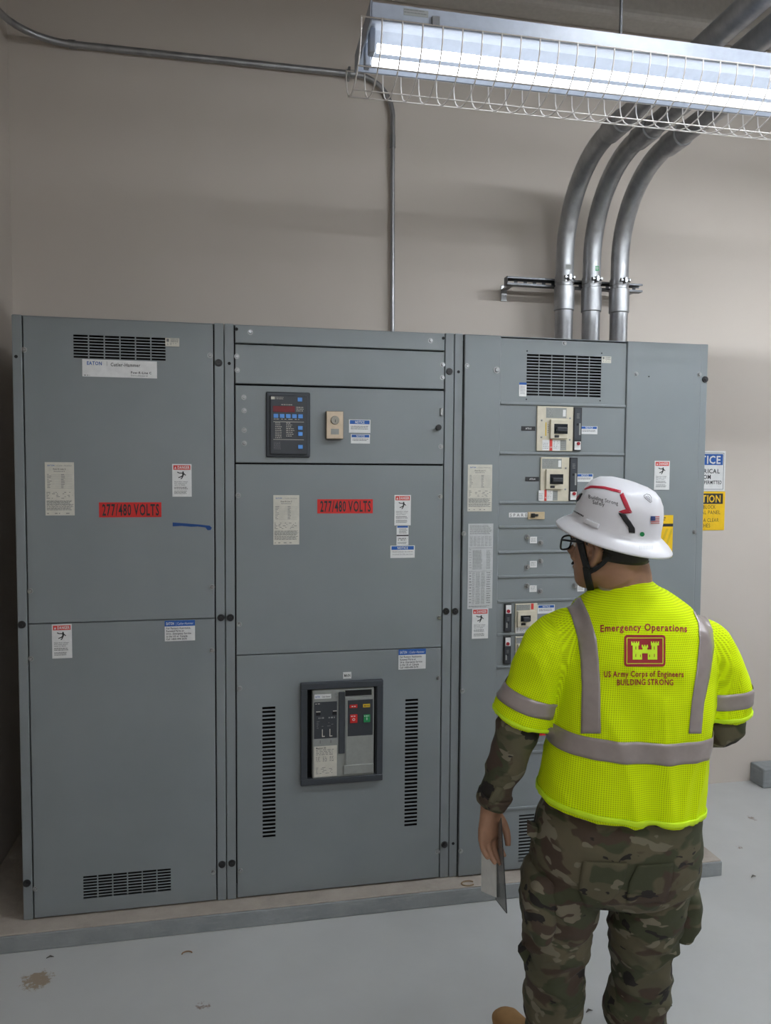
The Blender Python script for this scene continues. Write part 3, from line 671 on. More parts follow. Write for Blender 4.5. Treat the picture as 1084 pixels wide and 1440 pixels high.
for t_, u0, u1, v in (('DO NOT BLOCK', 0.14, 0.79, 0.445), ('ELECTRICAL PANEL', 0.05, 0.90, 0.585), ('KEEP A CLEAR', 0.30, 0.87, 0.785), ('INCHES', 0.36, 0.68, 0.925)):
    s.text(INK, t_, u0, u1, v, 0.095, False, 'C', lay=2, fit=True)
o = s.done('wall_sign', YEL, None, t=0.003, names={'sign yellow': 'heading'}); tag(o, 'yellow and black caution sign on the back wall below the blue notice', 'sign')
# ---------------------------------------------------------------- big conduits, clamps and strut
def arc(c, a, b_, R, n=12):             # quarter arc from c+a*R to c+b*R
    return [c+(a*math.cos(t)+b_*math.sin(t))*R for t in [math.pi/2*i/n for i in range(n+1)]]
strut_y = 0.665
for i, (cx, lab) in enumerate(((2.430, 'left'), (2.575, 'middle'), (2.726, 'right'))):
    cy, R, zh = 0.605-0.004*i, 0.43-0.012*i, 3.295-0.012*i
    t = thing('metal_conduit', '%s of three thick galvanised conduits rising from the right switchboard section' % {'left': 'leftmost', 'middle': 'middle one', 'right': 'rightmost'}[lab], 'conduit', (cx, cy, TOPZ), 'thick conduits above the switchboard')
    r = 0.0445
    B().tube([(cx, cy, TOPZ), (cx, cy, 2.70)], r, 28).build('lower_pipe', GALV, t, angle=0.6)
    pts = [Vector((cx, cy, 2.70)), Vector((cx, cy, zh-R-0.02))]+arc(Vector((cx, cy-R, zh-R)), Vector((0, 1, 0)), Vector((0, 0, 1)), R, 14)+[Vector((cx, cy-R-0.08, zh))]
    B().tube(pts, r, 28).build('elbow', GALV, t, angle=0.6)
    B().tube([(cx, cy-R-0.04, zh), (cx, -1.6, zh), (cx, YF, zh)], r, 28).build('upper_pipe', GALV, t, angle=0.6)
    b = B(); b.tube([(cx, cy, 2.605), (cx, cy, 2.608), (cx, cy, 2.722), (cx, cy, 2.725)], [r+0.003, r+0.006, r+0.006, r+0.003], 40); b.build('coupling', GALV, t, angle=0.6)
    b = B(); b.tube([(cx, cy-R-0.01, zh), (cx, cy-R-0.014, zh), (cx, cy-R-0.13, zh), (cx, cy-R-0.134, zh)], [r+0.002, r+0.006, r+0.006, r+0.002], 40); b.build('coupling', GALV, t, angle=0.6)
    b = B(); b.tube([(cx, cy, 2.742), (cx, cy, 2.774)], r+0.0035, 40)
    b.box(cx-0.008, cx+0.008, cy-r-0.028, cy-r, 2.744, 2.772, 0.002); b.cyl((cx-0.026, cy-r-0.016, 2.758), (cx+0.026, cy-r-0.016, 2.758), 0.005, 10); b.cyl((cx-0.026, cy-r-0.016, 2.758), (cx-0.018, cy-r-0.016, 2.758), 0.010, 6).cyl((cx+0.018, cy-r-0.016, 2.758), (cx+0.026, cy-r-0.016, 2.758), 0.010, 6)
    b.build('pipe_clamp', ZINC, t, angle=0.6)
    if i < 2:
        s = Sheet(cx-0.016+0.012*i, 2.825, cx+0.016, 2.800, cy-r-0.002); s.lines(GRINK if i == 0 else WHITE, 0.1, 0.9, 0.2, 0.8, 3, 0.4); s.done('pipe_label', LGRAY if i == 0 else GREEN, t)
st = thing('strut_channel', 'slotted steel strut channel on the wall behind the three thick conduits', 'strut', (2.5, 0.7, 2.74))
xa, xb = 2.150, 2.895
b = B(); hz0, hz1 = 2.737, 2.778
yb_ = strut_y+0.038
b.box(xa, xb, strut_y, strut_y+0.003, hz0, hz0+0.009).box(xa, xb, strut_y, strut_y+0.003, hz1-0.009, hz1)
b.box(xa, xb, yb_, yb_+0.003, hz0, hz0+0.013).box(xa, xb, yb_, yb_+0.003, hz1-0.013, hz1)
k = 0; x = xa
while x < xb-0.02: b.box(x, x+0.018, yb_, yb_+0.003, hz0+0.013, hz1-0.013); x += 0.0505
b.box(xa, xb, strut_y+0.003, yb_, hz0, hz0+0.003).box(xa, xb, strut_y+0.003, yb_, hz1-0.003, hz1)
b.build('channel', plain('dull dark steel', (0.13, 0.135, 0.145), 0.45, 0.7), st)
for x in (xa+0.02, xb-0.05):
    b = B(); b.box(x, x+0.03, strut_y+0.041, YB-0.004, hz0+0.004, hz0+0.010).box(x, x+0.03, YB-0.008, YB-0.001, hz0-0.05, hz0+0.03); b.build('wall_bracket', ZINC, st)
B().box(xa-0.002, xa, strut_y-0.002, strut_y+0.043, hz0-0.001, hz1+0.001).build('end_cap', CHAR, st)

# thin conduit along the wall
t = thing('thin_conduit', 'thin steel conduit running along the upper back wall and down behind the middle switchboard section', 'conduit', (1.58, 0.79, PADZ))
cy, zc = 0.790, 3.742
pts = [Vector((XL+0.02, -1.5, zc+0.01)), Vector((XL+0.02, cy-0.28, zc+0.005))]+[Vector((XL+0.02+0.27*(1-math.cos(a)), cy-0.27+0.27*math.sin(a), zc)) for a in [math.pi/2*i/10 for i in range(11)]]
B().tube(pts, 0.0155, 16).build('corner_elbow', EMT, t, angle=0.6)
B().tube([(XL+0.28, cy, zc), (1.365, cy, zc+0.004)], 0.0155, 16).build('wall_pipe', EMT, t, angle=0.6)
pts = [Vector((1.35, cy, zc+0.004))]+[Vector((1.395+0.185*math.sin(a), cy, zc+0.004-0.185*(1-math.cos(a)))) for a in [math.pi/2*i/10 for i in range(11)]]+[Vector((1.580, cy, 3.44))]
B().tube(pts, 0.0125, 16).build('elbow', EMT, t, angle=0.6)
B().tube([(1.580, cy, 3.46), (1.588, cy, 2.2)], 0.0118, 16).build('drop_pipe', EMT, t, angle=0.6)
for a, c in (((XL+0.27, cy, zc), (XL+0.30, cy, zc)), ((1.345, cy, zc+0.004), (1.385, cy, zc+0.004))):
    B().tube([a, c], 0.0195, 16).build('coupling', ZINC, t, angle=0.6)
B().tube([(1.580, cy, 3.47), (1.580, cy, 3.41)], 0.0150, 16).build('coupling', ZINC, t, angle=0.6)
b = B(); b.box(1.352, 1.364, cy-0.022, YB-0.001, zc-0.022, zc+0.03, 0.002); b.build('pipe_strap', ZINC, t)

# ---------------------------------------------------------------- fluorescent luminaire with wire guard
ENAM = plain('white enamel reflector', (0.33, 0.36, 0.42), 0.4)
WIRE = plain('white wire', (0.74, 0.70, 0.66), 0.35, 0.2)
def tube_mat(name, p):
    m, nt, b = nodes(name); b.inputs['Base Color'].default_value = (0.9, 0.9, 0.9, 1)
    b.inputs['Emission Color'].default_value = (0.90, 0.95, 1.0, 1); b.inputs['Emission Strength'].default_value = p; return m
def luminaire(label, x0, L, yc, zr, power, guard=True, rods=()):
    t = thing('fluorescent_light', label, 'light', (x0+L/2, yc, zr))
    hw = 0.140; x1 = x0+L
    prof = [(-hw, 0.0), (-hw, 0.046), (-hw+0.015, 0.050), (hw-0.015, 0.050), (hw, 0.046), (hw, 0.0), (hw-0.006, 0.0), (hw-0.008, 0.012), (0.070, 0.032), (0.030, 0.034), (0.0, 0.014), (-0.030, 0.034), (-0.070, 0.032), (-hw+0.008, 0.012), (-hw+0.006, 0.0)]
    b = B(); A = [b.bm.verts.new((x0, yc+p, zr+q)) for p, q in prof]; C = [b.bm.verts.new((x1, yc+p, zr+q)) for p, q in prof]; n = len(prof)
    for i in range(n): b.bm.faces.new((A[i], A[(i+1) % n], C[(i+1) % n], C[i]))
    b.build('reflector', ENAM, t)
    for x in (x0, x1):
        s_ = 1 if x == x0 else -1
        B().box(x-0.003, x+0.003, yc-hw, yc+hw, zr-0.004, zr+0.05, 0.001).build('end_plate', ENAM, t)
    TM = tube_mat('fluorescent tube', power) if power not in _tm else _tm[power]; _tm[power] = TM
    for dy in (-0.038, 0.038):
        for xa_, xb_ in ((x0+0.035, x1-0.035),):
            tb = B().cyl((xa_, yc+dy, zr-0.020), (xb_, yc+dy, zr-0.020), 0.0127, 18).build('fluorescent_tube', TM, t, angle=0.6)
        for xx in (x0+0.010, x1-0.030):
            b = B(); b.box(xx, xx+0.018, yc+dy-0.016, yc+dy+0.016, zr-0.038, zr+0.03, 0.003); b.build('lamp_holder', ENAM, t)
    if guard:
        H = 0.125; N_ = 14
        prof = [(-hw-0.004+(2*hw+0.008)*(0.5-0.5*math.cos(math.pi*i/N_)), 0.004-(H*math.sin(math.pi*i/N_)**0.8)) for i in range(N_+1)]
        b = B(); b.tube([(0, yc+p, zr+q) for p, q in prof], 0.0021, 6); o = b.build('guard_wire', WIRE, t, smooth=True)
        o.location.x = x0-0.028; k = 1
        while x0-0.028+0.0575*k < x1+0.03: dup(o, (x0-0.028+0.0575*k, 0, 0), t); k += 1
        for i in (0, 4, 7, 10, 14):
            p, q = prof[i]; B().tube([(x0-0.03, yc+p, zr+q-0.002), (x1+0.03, yc+p, zr+q-0.002)], 0.0021, 6).build('guard_rail', WIRE, t, smooth=True)
        x = x0+0.17; B().box(x, x+0.022, yc-hw-0.007, yc-hw, zr+0.002, zr+0.026, 0.001).build('guard_clip', ZINC, t)
        s = Sheet(x0+0.09, zr+0.040, x0+0.16, zr+0.022, yc-hw-0.0006); s.lines(GRINK, 0.02, 0.98, 0.1, 0.9, 2, 0.4); s.done('fixture_label', LGRAY, t)
    for x in rods: B().cyl((x, yc, zr+0.045), (x, yc, ZC), 0.005, 10).build('hanger_rod', plain('dark threaded rod', (0.10, 0.10, 0.105), 0.5, 0.6), t)
    return t
_tm = {}
luminaire('fluorescent light with white wire guard hanging above the person, both tubes lit', 1.172, 2.44, -0.763, 3.028, TUBE_POWER, True, (1.985, 3.2))
luminaire('added unseen twin fluorescent fill light in line beyond the right edge of the view', 3.90, 2.44, -0.763, 3.028, RIGHT_FILL_POWER, False, (4.4, 6.0))  # added fill, lights wall and floor from the right
luminaire('added unseen twin fluorescent fill light over the person, nearer the viewer than the guarded one', 1.95, 2.44, -1.60, 3.50, NEAR_FILL_POWER+0.003, False, (2.2, 4.0))  # added fill, much brighter than the guarded light it supports
luminaire('added unseen twin fluorescent fill light behind the viewer, left one of its row', 0.60, 2.44, -3.60, 3.05, BACK_FILL_POWER+0.001, False, (1.1, 2.25))  # added fill for the vest and cabinet fronts
luminaire('added unseen twin fluorescent fill light behind the viewer, right one of its row', 3.90, 2.44, -3.60, 3.05, BACK2_FILL_POWER+0.002, False, (4.4, 6.0))  # added weaker fill from behind right

# small litter
p = UZ(658, 1243, PADZ); o = B().tube([(p.x+0.028*math.cos(a), p.y+0.018*math.sin(a), PADZ+0.003) for a in [0.5+5.0*i/14 for i in range(15)]], 0.003, 6).build('wire_loop', plain('tan cord', (0.22, 0.15, 0.08), 0.7)); tag(o, 'small tan loop of wire lying on the concrete pad edge', 'wire')
p = UZ(263, 1342, 0); o = B().tube([(p.x+0.018*math.cos(a), p.y+0.014*math.sin(a), 0.003) for a in [0.2+3.0*i/10 for i in range(11)]], 0.0022, 6).build('wire_scrap', plain('rust wire', (0.25, 0.14, 0.06), 0.7)); tag(o, 'curled rusty wire scrap on the floor before the left section', 'wire')
for q in ((70, 1348), (829, 1424), (1060, 1234)):
    p = UZ(*q, 0); b = B(); b.tube([(p.x-0.012, p.y, 0.003), (p.x, p.y+0.008, 0.005), (p.x+0.013, p.y+0.004, 0.003)], [0.0015, 0.0035, 0.001], 6); o = b.build('floor_crumb', plain('dark crumb', (0.10, 0.09, 0.08), 0.8))
    tag(o, {70: 'dark crumb on the floor in front of the pad, left corner', 829: 'dark crumb on the floor between the legs of the person', 1060: 'dark crumb on the floor right of the pad end'}[q[0]], 'debris', 'crumbs on the floor')

# ---------------------------------------------------------------- the person
def mat_camo():
    m, nt, b = nodes('camouflage cloth')
    tc = N(nt, 'ShaderNodeTexCoord'); mp = N(nt, 'ShaderNodeMapping'); mp.inputs['Scale'].default_value = (1, 1, 1.7)
    w = N(nt, 'ShaderNodeTexNoise'); w.inputs['Scale'].default_value = 7; w.inputs['Detail'].default_value = 2
    nt.links.new(tc.outputs['Object'], w.inputs['Vector'])
    vm = N(nt, 'ShaderNodeVectorMath', operation='MULTIPLY_ADD'); nt.links.new(w.outputs['Color'], vm.inputs[0]); vm.inputs[1].default_value = (0.09, 0.09, 0.09); nt.links.new(tc.outputs['Object'], vm.inputs[2])
    nt.links.new(vm.outputs[0], mp.inputs['Vector']); v = mp.outputs['Vector']
    def lay(off, scale, thr, soft, c, col, d=2):
        mm = N(nt, 'ShaderNodeVectorMath', operation='ADD'); mm.inputs[1].default_value = off; nt.links.new(v, mm.inputs[0])
        return mixc(nt, ramp(nt, noise_fac(nt, mm.outputs[0], scale, d, 0.5), [(thr, 0.0), (thr+soft, 1.0)]), c, col)
    base = ramp(nt, noise_fac(nt, v, 5, 2), [(0.35, (0.112, 0.093, 0.054)), (0.65, (0.084, 0.078, 0.043))])
    c = lay((3, 1, 7), 8, 0.50, 0.03, base, (0.048, 0.052, 0.024))
    c = lay((11, 4, 2), 9, 0.56, 0.03, c, (0.059, 0.037, 0.024))
    c = lay((5, 9, 21), 13, 0.62, 0.012, c, (0.168, 0.146, 0.101))
    c = lay((8, 2, 14), 11, 0.615, 0.010, c, (0.013, 0.010, 0.008), 3)
    nt.links.new(c, b.inputs['Base Color']); b.inputs['Roughness'].default_value = 0.85
    bump(nt, b, noise_fac(nt, objco(nt), 500, 2), 0.15, 0.002)
    return m
CAMO = mat_camo()
def mat_vest():
    m, nt, b = nodes('hi-vis mesh cloth')
    at = N(nt, 'ShaderNodeAttribute', attribute_name='cloth')
    mp = N(nt, 'ShaderNodeMapping'); mp.inputs['Scale'].default_value = (170, 190, 1); nt.links.new(at.outputs['Vector'], mp.inputs['Vector'])
    vo = N(nt, 'ShaderNodeTexVoronoi', voronoi_dimensions='2D'); vo.inputs['Scale'].default_value = 1.0; vo.inputs['Randomness'].default_value = 0.0
    nt.links.new(mp.outputs['Vector'], vo.inputs['Vector'])
    c = mixc(nt, ramp(nt, vo.outputs['Distance'], [(0.25, 1.0), (0.40, 0.0)]), (0.74, 0.94, 0.002), (0.46, 0.60, 0.002))
    nt.links.new(c, b.inputs['Base Color']); b.inputs['Roughness'].default_value = 0.8; b.inputs['Specular IOR Level'].default_value = 0.15
    bump(nt, b, vo.outputs['Distance'], 0.12, 0.002)
    return m
VEST = mat_vest()
HEM = plain('hi-vis binding', (0.64, 0.90, 0.006), 0.6)
REFL = plain('grey reflective tape', (0.34, 0.29, 0.27), 0.35, 0.25)
PRINT = plain('dark red print', (0.33, 0.012, 0.02), 0.7)
SKIN = plain('skin', (0.33, 0.175, 0.105), 0.5, var=0.10, scale=25)
HAIR = plain('short black hair', (0.014, 0.012, 0.011), 0.7)
STRAP = plain('black webbing', (0.012, 0.013, 0.015), 0.75)
SUEDE = plain('tan suede boot', (0.30, 0.165, 0.06), 0.85)
SOLE = plain('boot sole', (0.11, 0.075, 0.04), 0.8)
HATM = plain('white hard hat shell', (0.80, 0.79, 0.82), 0.28, var=0.01)
TEE = plain('tan undershirt', (0.38, 0.33, 0.25), 0.85)

def ring(b, c, u, v, n=30, e=2.0):
    out = []
    for k in range(n):
        a = 2*math.pi*k/n; ca, sa = math.cos(a), math.sin(a)
        out.append(b.bm.verts.new(c+u*(math.copysign(abs(ca)**(2/e), ca))+v*(math.copysign(abs(sa)**(2/e), sa))))
    return out
def loft(b, rings, n=30, e=2.0):
    R = [ring(b, Vector(c), Vector(u), Vector(v), n, e) for c, u, v in rings]
    for A, C in zip(R, R[1:]):
        for j in range(n): b.bm.faces.new((A[j], A[(j+1) % n], C[(j+1) % n], C[j]))
    b.bm.faces.new(R[0][::-1]); b.bm.faces.new(R[-1])
def smooth_path(pts, rs, m=5):
    """Catmull-Rom through joints, so limbs bend softly"""
    P = [pts[0]*2-pts[1]]+pts+[pts[-1]*2-pts[-2]]; out = []; orr = []
    for i in range(len(pts)-1):
        p0, p1, p2, p3 = P[i:i+4]
        for k in range(m):
            t = k/m
            out.append(0.5*((2*p1)+(p2-p0)*t+(2*p0-5*p1+4*p2-p3)*t*t+(3*p1-p0-3*p2+p3)*t**3)); orr.append(rs[i]+(rs[i+1]-rs[i])*t)
    return out+[pts[-1]], orr+[rs[-1]]
def limb(b, pts, rs, n=22, m=5):
    p, r = smooth_path([Vector(q) for q in pts], rs, m); b.tube(p, r, n)
def remesh(name, b, voxel, mat, parent, sm=6, disp=None):
    bmesh.ops.recalc_face_normals(b.bm, faces=b.bm.faces[:])
    me = bpy.data.meshes.new('t'); b.bm.to_mesh(me); b.bm.free()
    o = bpy.data.objects.new('t', me); COL.objects.link(o)
    md = o.modifiers.new('r', 'REMESH'); md.mode = 'VOXEL'; md.voxel_size = voxel
    if sm: s_ = o.modifiers.new('s', 'SMOOTH'); s_.iterations = sm; s_.factor = 0.5
    dg = bpy.context.evaluated_depsgraph_get(); me2 = bpy.data.meshes.new_from_object(o.evaluated_get(dg)); me2.name = name
    bpy.data.objects.remove(o); bpy.data.meshes.remove(me); me2.materials.clear()
    if disp:
        n = len(me2.vertices); co = np.empty(n*3, 'f'); me2.vertices.foreach_get('co', co); no = np.empty(n*3, 'f'); me2.vertex_normals.foreach_get('vector', no)
        co = co.reshape(-1, 3); no = no.reshape(-1, 3); d = np.array([disp(Vector(c)) for c in co], 'f'); co += no*d[:, None]
        me2.vertices.foreach_set('co', co.ravel()); me2.update()
    return link(name, me2, mat, parent, smooth=True)
def bvh(o):
    return BVHTree.FromPolygons([v.co[:] for v in o.data.vertices], [p.vertices[:] for p in o.data.polygons])
def nz(p, sx, sy, sz, o=0.0): return noise.noise(Vector((p.x*sx+o, p.y*sy+o*1.7, p.z*sz-o)))
def fold(p, sx, sy, sz, o=0.0):         # ridged noise: long creases
    return 0.5-abs(nz(p, sx, sy, sz, o))*1.6

PX = 0.055                              # depth offset of the two body sides
def br(pl, yl, pr, yr, yc, b, k=0.97):
    L = U(pl, yl, yc+PX); R_ = U(pr, yr, yc-PX); c = (L+R_)/2; u = (R_-L)/2*k
    v = Vector((-u.y, u.x, 0)).normalized()*b; return c, u, v
person = thing('person', 'person in white hard hat, yellow safety vest and camouflage uniform, standing with back turned', 'person', (1.80, -1.08, 0))

# --- vest (torso and short wide sleeves)
TOR = [br(850, 819, 912, 817, -1.20, 0.058), br(826, 830, 940, 831, -1.20, 0.080), br(803, 846, 973, 853, -1.20, 0.108), br(788, 874, 1000, 882, -1.205, 0.132), br(781, 915, 1006, 925, -1.21, 0.148),
       br(776, 965, 1004, 978, -1.21, 0.152), br(771, 1015, 998, 1030, -1.205, 0.155), br(766, 1060, 994, 1078, -1.20, 0.158), br(760, 1092, 988, 1112, -1.195, 0.163), br(757, 1113, 984, 1136, -1.19, 0.166)]
b = B(); loft(b, TOR, 44, 2.35)
LS = [U(838, 872, -1.18), U(808, 884, -1.17), U(779, 908, -1.16), U(757, 950, -1.14), U(736, 1012, -1.12)]
RS = [U(945, 880, -1.23), U(972, 893, -1.24), U(1000, 916, -1.25), U(1012, 957, -1.25), U(1014, 1004, -1.245)]
limb(b, LS, [0.035, 0.070, 0.079, 0.077, 0.079], 26); limb(b, RS, [0.035, 0.064, 0.071, 0.069, 0.069], 26)
def vest_disp(p):
    arm = 1.0 if (p.x < 1.60 or p.x > 2.06) else 0.45
    d = 0.015*fold(Vector((p.x+0.3*p.z, p.y, p.z)), 6, 6, 4.0, 1.3)*arm + 0.008*fold(Vector((p.x+0.6*p.z, p.y, p.z-0.5*p.x)), 8, 6, 3.2, 5.1) + 0.003*nz(p, 22, 22, 14)
    low = max(0.0, min(1.0, (1.34-p.z)/0.25))
    d += 0.017*fold(Vector((p.x-0.45*(p.z-1.2)*max(-1.0, min(1.0, (p.x-1.84)/0.12)), p.y, p.z)), 7.5, 2.5, 1.1, 2.2)*low
    return d-0.005
vest = remesh('safety_vest', b, 0.0055, VEST, person, 8, vest_disp); vest['label'] = 'hi-vis yellow mesh safety vest with grey reflective bands'
VB = bvh(vest)
def cloth_coords(o):                    # weave direction: round the trunk, round each sleeve
    me = o.data; n = len(me.vertices); co = np.empty(n*3, 'f'); me.vertices.foreach_get('co', co); co = co.reshape(-1, 3).astype('d')
    tc = np.array((TOR[5][0].x, TOR[5][0].y)); out = np.zeros((n, 3))
    out[:, 0] = np.arctan2(co[:, 0]-tc[0], -(co[:, 1]-tc[1]))*0.19; out[:, 1] = co[:, 2]
    for P in (LS, RS):
        a, c = np.array(P[2]), np.array(P[-1]); d = (c-a)/np.linalg.norm(c-a); r = co-a; t = r@d; q = r-np.outer(t, d)
        e1 = np.cross(d, (0, 1, 0)); e1 /= np.linalg.norm(e1); e2 = np.cross(d, e1); ins = (np.linalg.norm(q, axis=1) < 0.100) & (t > -0.10) & (np.abs(co[:, 0]-tc[0]) > 0.215)
        out[ins, 0] = np.arctan2(q[ins]@e1, q[ins]@e2)*0.08; out[ins, 1] = t[ins]
    me.attributes.new('cloth', 'FLOAT_VECTOR', 'POINT').data.foreach_set('vector', out.astype('f').ravel())
cloth_coords(vest)
def cast(px, py, T=None, off=0.0018, fall=None):
    d = ray(px, py); h, n, i, dist = (T or VB).ray_cast(CAM, d)
    if h is None or (fall and abs(h.y-fall) > 0.3): return None if fall is None else CAM+d*((fall-CAM.y)/d.y)
    if n.dot(d) > 0: n = -n
    return h+n*off
def decal_grid(b, left, right, nv=40, nu=6, T=None, off=0.0022, fall=None):
    """a band given by its two edges, laid onto the cloth"""
    def at(pl, t):
        s = t*(len(pl)-1); i = min(int(s), len(pl)-2); f = s-i
        return (pl[i][0]+(pl[i+1][0]-pl[i][0])*f, pl[i][1]+(pl[i+1][1]-pl[i][1])*f)
    G_ = []
    for j in range(nv+1):
        a, c = at(left, j/nv), at(right, j/nv); row = []
        for i in range(nu+1):
            f = i/nu; p = cast(a[0]+(c[0]-a[0])*f, a[1]+(c[1]-a[1])*f, T, off, fall); row.append(b.bm.verts.new(p) if p is not None else None)
        G_.append(row)
    for j in range(nv):
        for i in range(nu):
            q = (G_[j][i], G_[j][i+1], G_[j+1][i+1], G_[j+1][i])
            if all(q) and max((q[0].co-q[2].co).length, (q[1].co-q[3].co).length) < 0.06: b.bm.faces.new(q)
def thicken(o, t):
    md = o.modifiers.new('thickness', 'SOLIDIFY'); md.thickness = t; md.offset = 0; return o
def band3d(c, u, v, axis, w0, w1, T, n=72, rows=5, rmax=0.3, off=0.003):
    """a cloth band all round a tube of cloth: rays from the axis outward"""
    b = B(); R_ = []
    for k in range(rows):
        cc = c+axis*(w0+(w1-w0)*k/(rows-1)); row = []; ds = []; dirs = []
        for j in range(n):
            a = 2*math.pi*j/n; d = (u*math.cos(a)+v*math.sin(a)).normalized(); h, nn, i, dist = T.ray_cast(cc, d)
            ds.append(dist if h is not None and 0.03 < dist < rmax else None); dirs.append(d)
        for j in range(n):               # a ray that misses the cloth takes its neighbours' radius
            r = ds[j]; q = 1
            while r is None and q < n:
                near_ = [ds[(j+e) % n] for e in (q, -q) if ds[(j+e) % n] is not None]
                if near_: r = sum(near_)/len(near_)
                q += 1
            row.append(b.bm.verts.new(cc+dirs[j]*((r or rmax*0.6)+off)))
        R_.append(row)
    for A, C in zip(R_, R_[1:]):
        for j in range(n): b.bm.faces.new((A[j], A[(j+1) % n], C[(j+1) % n], C[j]))
    return b
# shoulder bands on the back
b = B(); decal_grid(b, [(793, 846), (803, 866), (813, 898), (817, 927), (818.6, 968), (817, 1031)], [(816, 838), (829, 866), (839, 898), (842, 927), (844, 958), (845, 1031)], 60, 7)
thicken(b.build('reflective_band', REFL, vest, smooth=True), 0.001)
b = B(); decal_grid(b, [(965, 846), (974, 860), (981, 876), (982.5, 902), (979, 940), (972, 985), (967.7, 1031)], [(983, 852), (994, 868), (1001, 886), (1003, 908), (998, 945), (989, 988), (985, 1031)], 60, 7)
thicken(b.build('reflective_band', REFL, vest, smooth=True), 0.001)
# waist band all round, sleeve bands, bindings
def ring_at(py_l, py_r, pxl, pxr, yc): 
    L = U(pxl, py_l, yc+PX); R_ = U(pxr, py_r, yc-PX); u = (R_-L).normalized(); v = Vector((-u.y, u.x, 0)).normalized(); return (L+R_)/2, u, v
c, u, v = ring_at(1012, 1022, 771, 998, -1.205); ax = u.cross(v).normalized(); ax = -ax if ax.z > 0 else ax
thicken(band3d(c, u, v, ax, -0.004, 0.050, VB, 90, 7).build('reflective_band', REFL, vest, smooth=True), 0.001)
c, u, v = ring_at(1107, 1130, 758, 985, -1.19); ax = u.cross(v).normalized(); ax = -ax if ax.z > 0 else ax
hem = band3d(c, u, v, ax, -0.010, 0.003, VB, 90, 4, off=0.003)
thicken(hem.build('hem_binding', HEM, vest, smooth=True), 0.003)
for path, w0, w1, hw0, hw1, tilt in ((LS, -0.052, -0.008, 0.022, 0.031, 0.0), (RS, -0.045, -0.002, 0.022, 0.031, 0.0)):
    ax = (path[4]-path[3]).normalized(); c = path[4]-ax*0.036
    u = ax.cross(Vector((0, 1, 0))).normalized(); v = ax.cross(u).normalized()
    thicken(band3d(c, u, v, ax, w0, w1, VB, 48, 5, 0.105).build('reflective_band', REFL, vest, smooth=True), 0.001)
    thicken(band3d(c, u, v, ax, hw0, hw1, VB, 48, 4, 0.11, 0.002).build('hem_binding', HEM, vest, smooth=True), 0.003)
# the print on the back, laid onto the cloth
def cloth_text(b, t, x0, x1, y, h, arch=0.0, T=None, off=0.0016, bold=True, rot=0.0, curve=None):
    V, Fc, w = text_geo(t, bold); k = (x1-x0)/w; kv = h/CAPH; vs = []
    for a, c in V:
        f = a/w; px = x0+a*k; py = y-c*kv-arch*4*f*(1-f)+rot*(a*k)
        p = cast(px, py, T, off); vs.append(b.bm.verts.new(p) if p is not None else None)
    for f in Fc:
        q = [vs[i] for i in f]
        if all(q):
            try: b.bm.faces.new(q)
            except ValueError: pass
b = B(); cloth_text(b, 'Emergency Operations', 843.7, 966, 889, 9.6, 2.0); b.build('lettering', PRINT, vest)
b = B(); cloth_text(b, 'US Army Corps of Engineers', 849, 961, 952, 8.0, 0.6); b.build('lettering', PRINT, vest)
b = B(); cloth_text(b, 'BUILDING STRONG', 867, 946.5, 963.4, 8.0, 0.5); b.build('lettering', PRINT, vest)
def dpoly(b, pts, T=None, off=0.0016):
    vs = [cast(x, y, T, off) for x, y in pts]
    if all(p is not None for p in vs): b.bm.faces.new([b.bm.verts.new(p) for p in vs])
def drect(b, x0, y0, x1, y1, T=None, off=0.0016, st=4):
    nx, ny = max(1, int((x1-x0)/st+0.5)), max(1, int((y1-y0)/st+0.5))
    for i in range(nx):
        for j in range(ny):
            a, c, d, e = x0+(x1-x0)*i/nx, x0+(x1-x0)*(i+1)/nx, y0+(y1-y0)*j/ny, y0+(y1-y0)*(j+1)/ny
            dpoly(b, [(a, d), (c, d), (c, e), (a, e)], T, off)
# emblem: red rounded tile, thin yellow line, yellow castle with three towers
ex0, ey0, ew, eh = 877.6, 893.0, 57.6, 44.5
def em(u, v): return ex0+u*ew, ey0+v*eh
b = B(); r_ = 0.075
for (u0, v0, u1, v1) in ((r_, 0, 1-r_, r_*1.3), (0, r_*1.3, 1, 1-r_*1.3), (r_, 1-r_*1.3, 1-r_, 1)): drect(b, *em(u0, v0), *em(u1, v1))
for cu_, cv_, a0 in ((r_, r_*1.3, 180), (1-r_, r_*1.3, 270), (1-r_, 1-r_*1.3, 0), (r_, 1-r_*1.3, 90)):
    for k in range(4):
        a, c = math.radians(a0+22.5*k), math.radians(a0+22.5*(k+1)); dpoly(b, [em(cu_, cv_), em(cu_+r_*math.cos(a), cv_+r_*1.3*math.sin(a)), em(cu_+r_*math.cos(c), cv_+r_*1.3*math.sin(c))])
b.build('emblem', PRINT, vest)
b = B(); o2 = 0.0026
for q in ((0.06, 0.085, 0.94, 0.105), (0.06, 0.895, 0.94, 0.915), (0.055, 0.10, 0.070, 0.90), (0.93, 0.10, 0.945, 0.90)): drect(b, *em(*q[:2]), *em(*q[2:]), None, o2)
cas = [(0.20, 0.32, 0.34, 0.78), (0.66, 0.32, 0.80, 0.78), (0.44, 0.40, 0.56, 0.46), (0.34, 0.46, 0.66, 0.55), (0.34, 0.55, 0.43, 0.78), (0.57, 0.55, 0.66, 0.78), (0.43, 0.55, 0.57, 0.58), (0.42, 0.36, 0.58, 0.40)]
for k in range(4): cas += [(0.165+0.055*k, 0.205, 0.195+0.055*k, 0.26), (0.645+0.055*k, 0.205, 0.675+0.055*k, 0.26)]
for k in range(3): cas.append((0.42+0.06*k, 0.31, 0.455+0.06*k, 0.36))
cas += [(0.165, 0.255, 0.36, 0.33), (0.645, 0.255, 0.84, 0.33)]
cas = [q for q in cas]
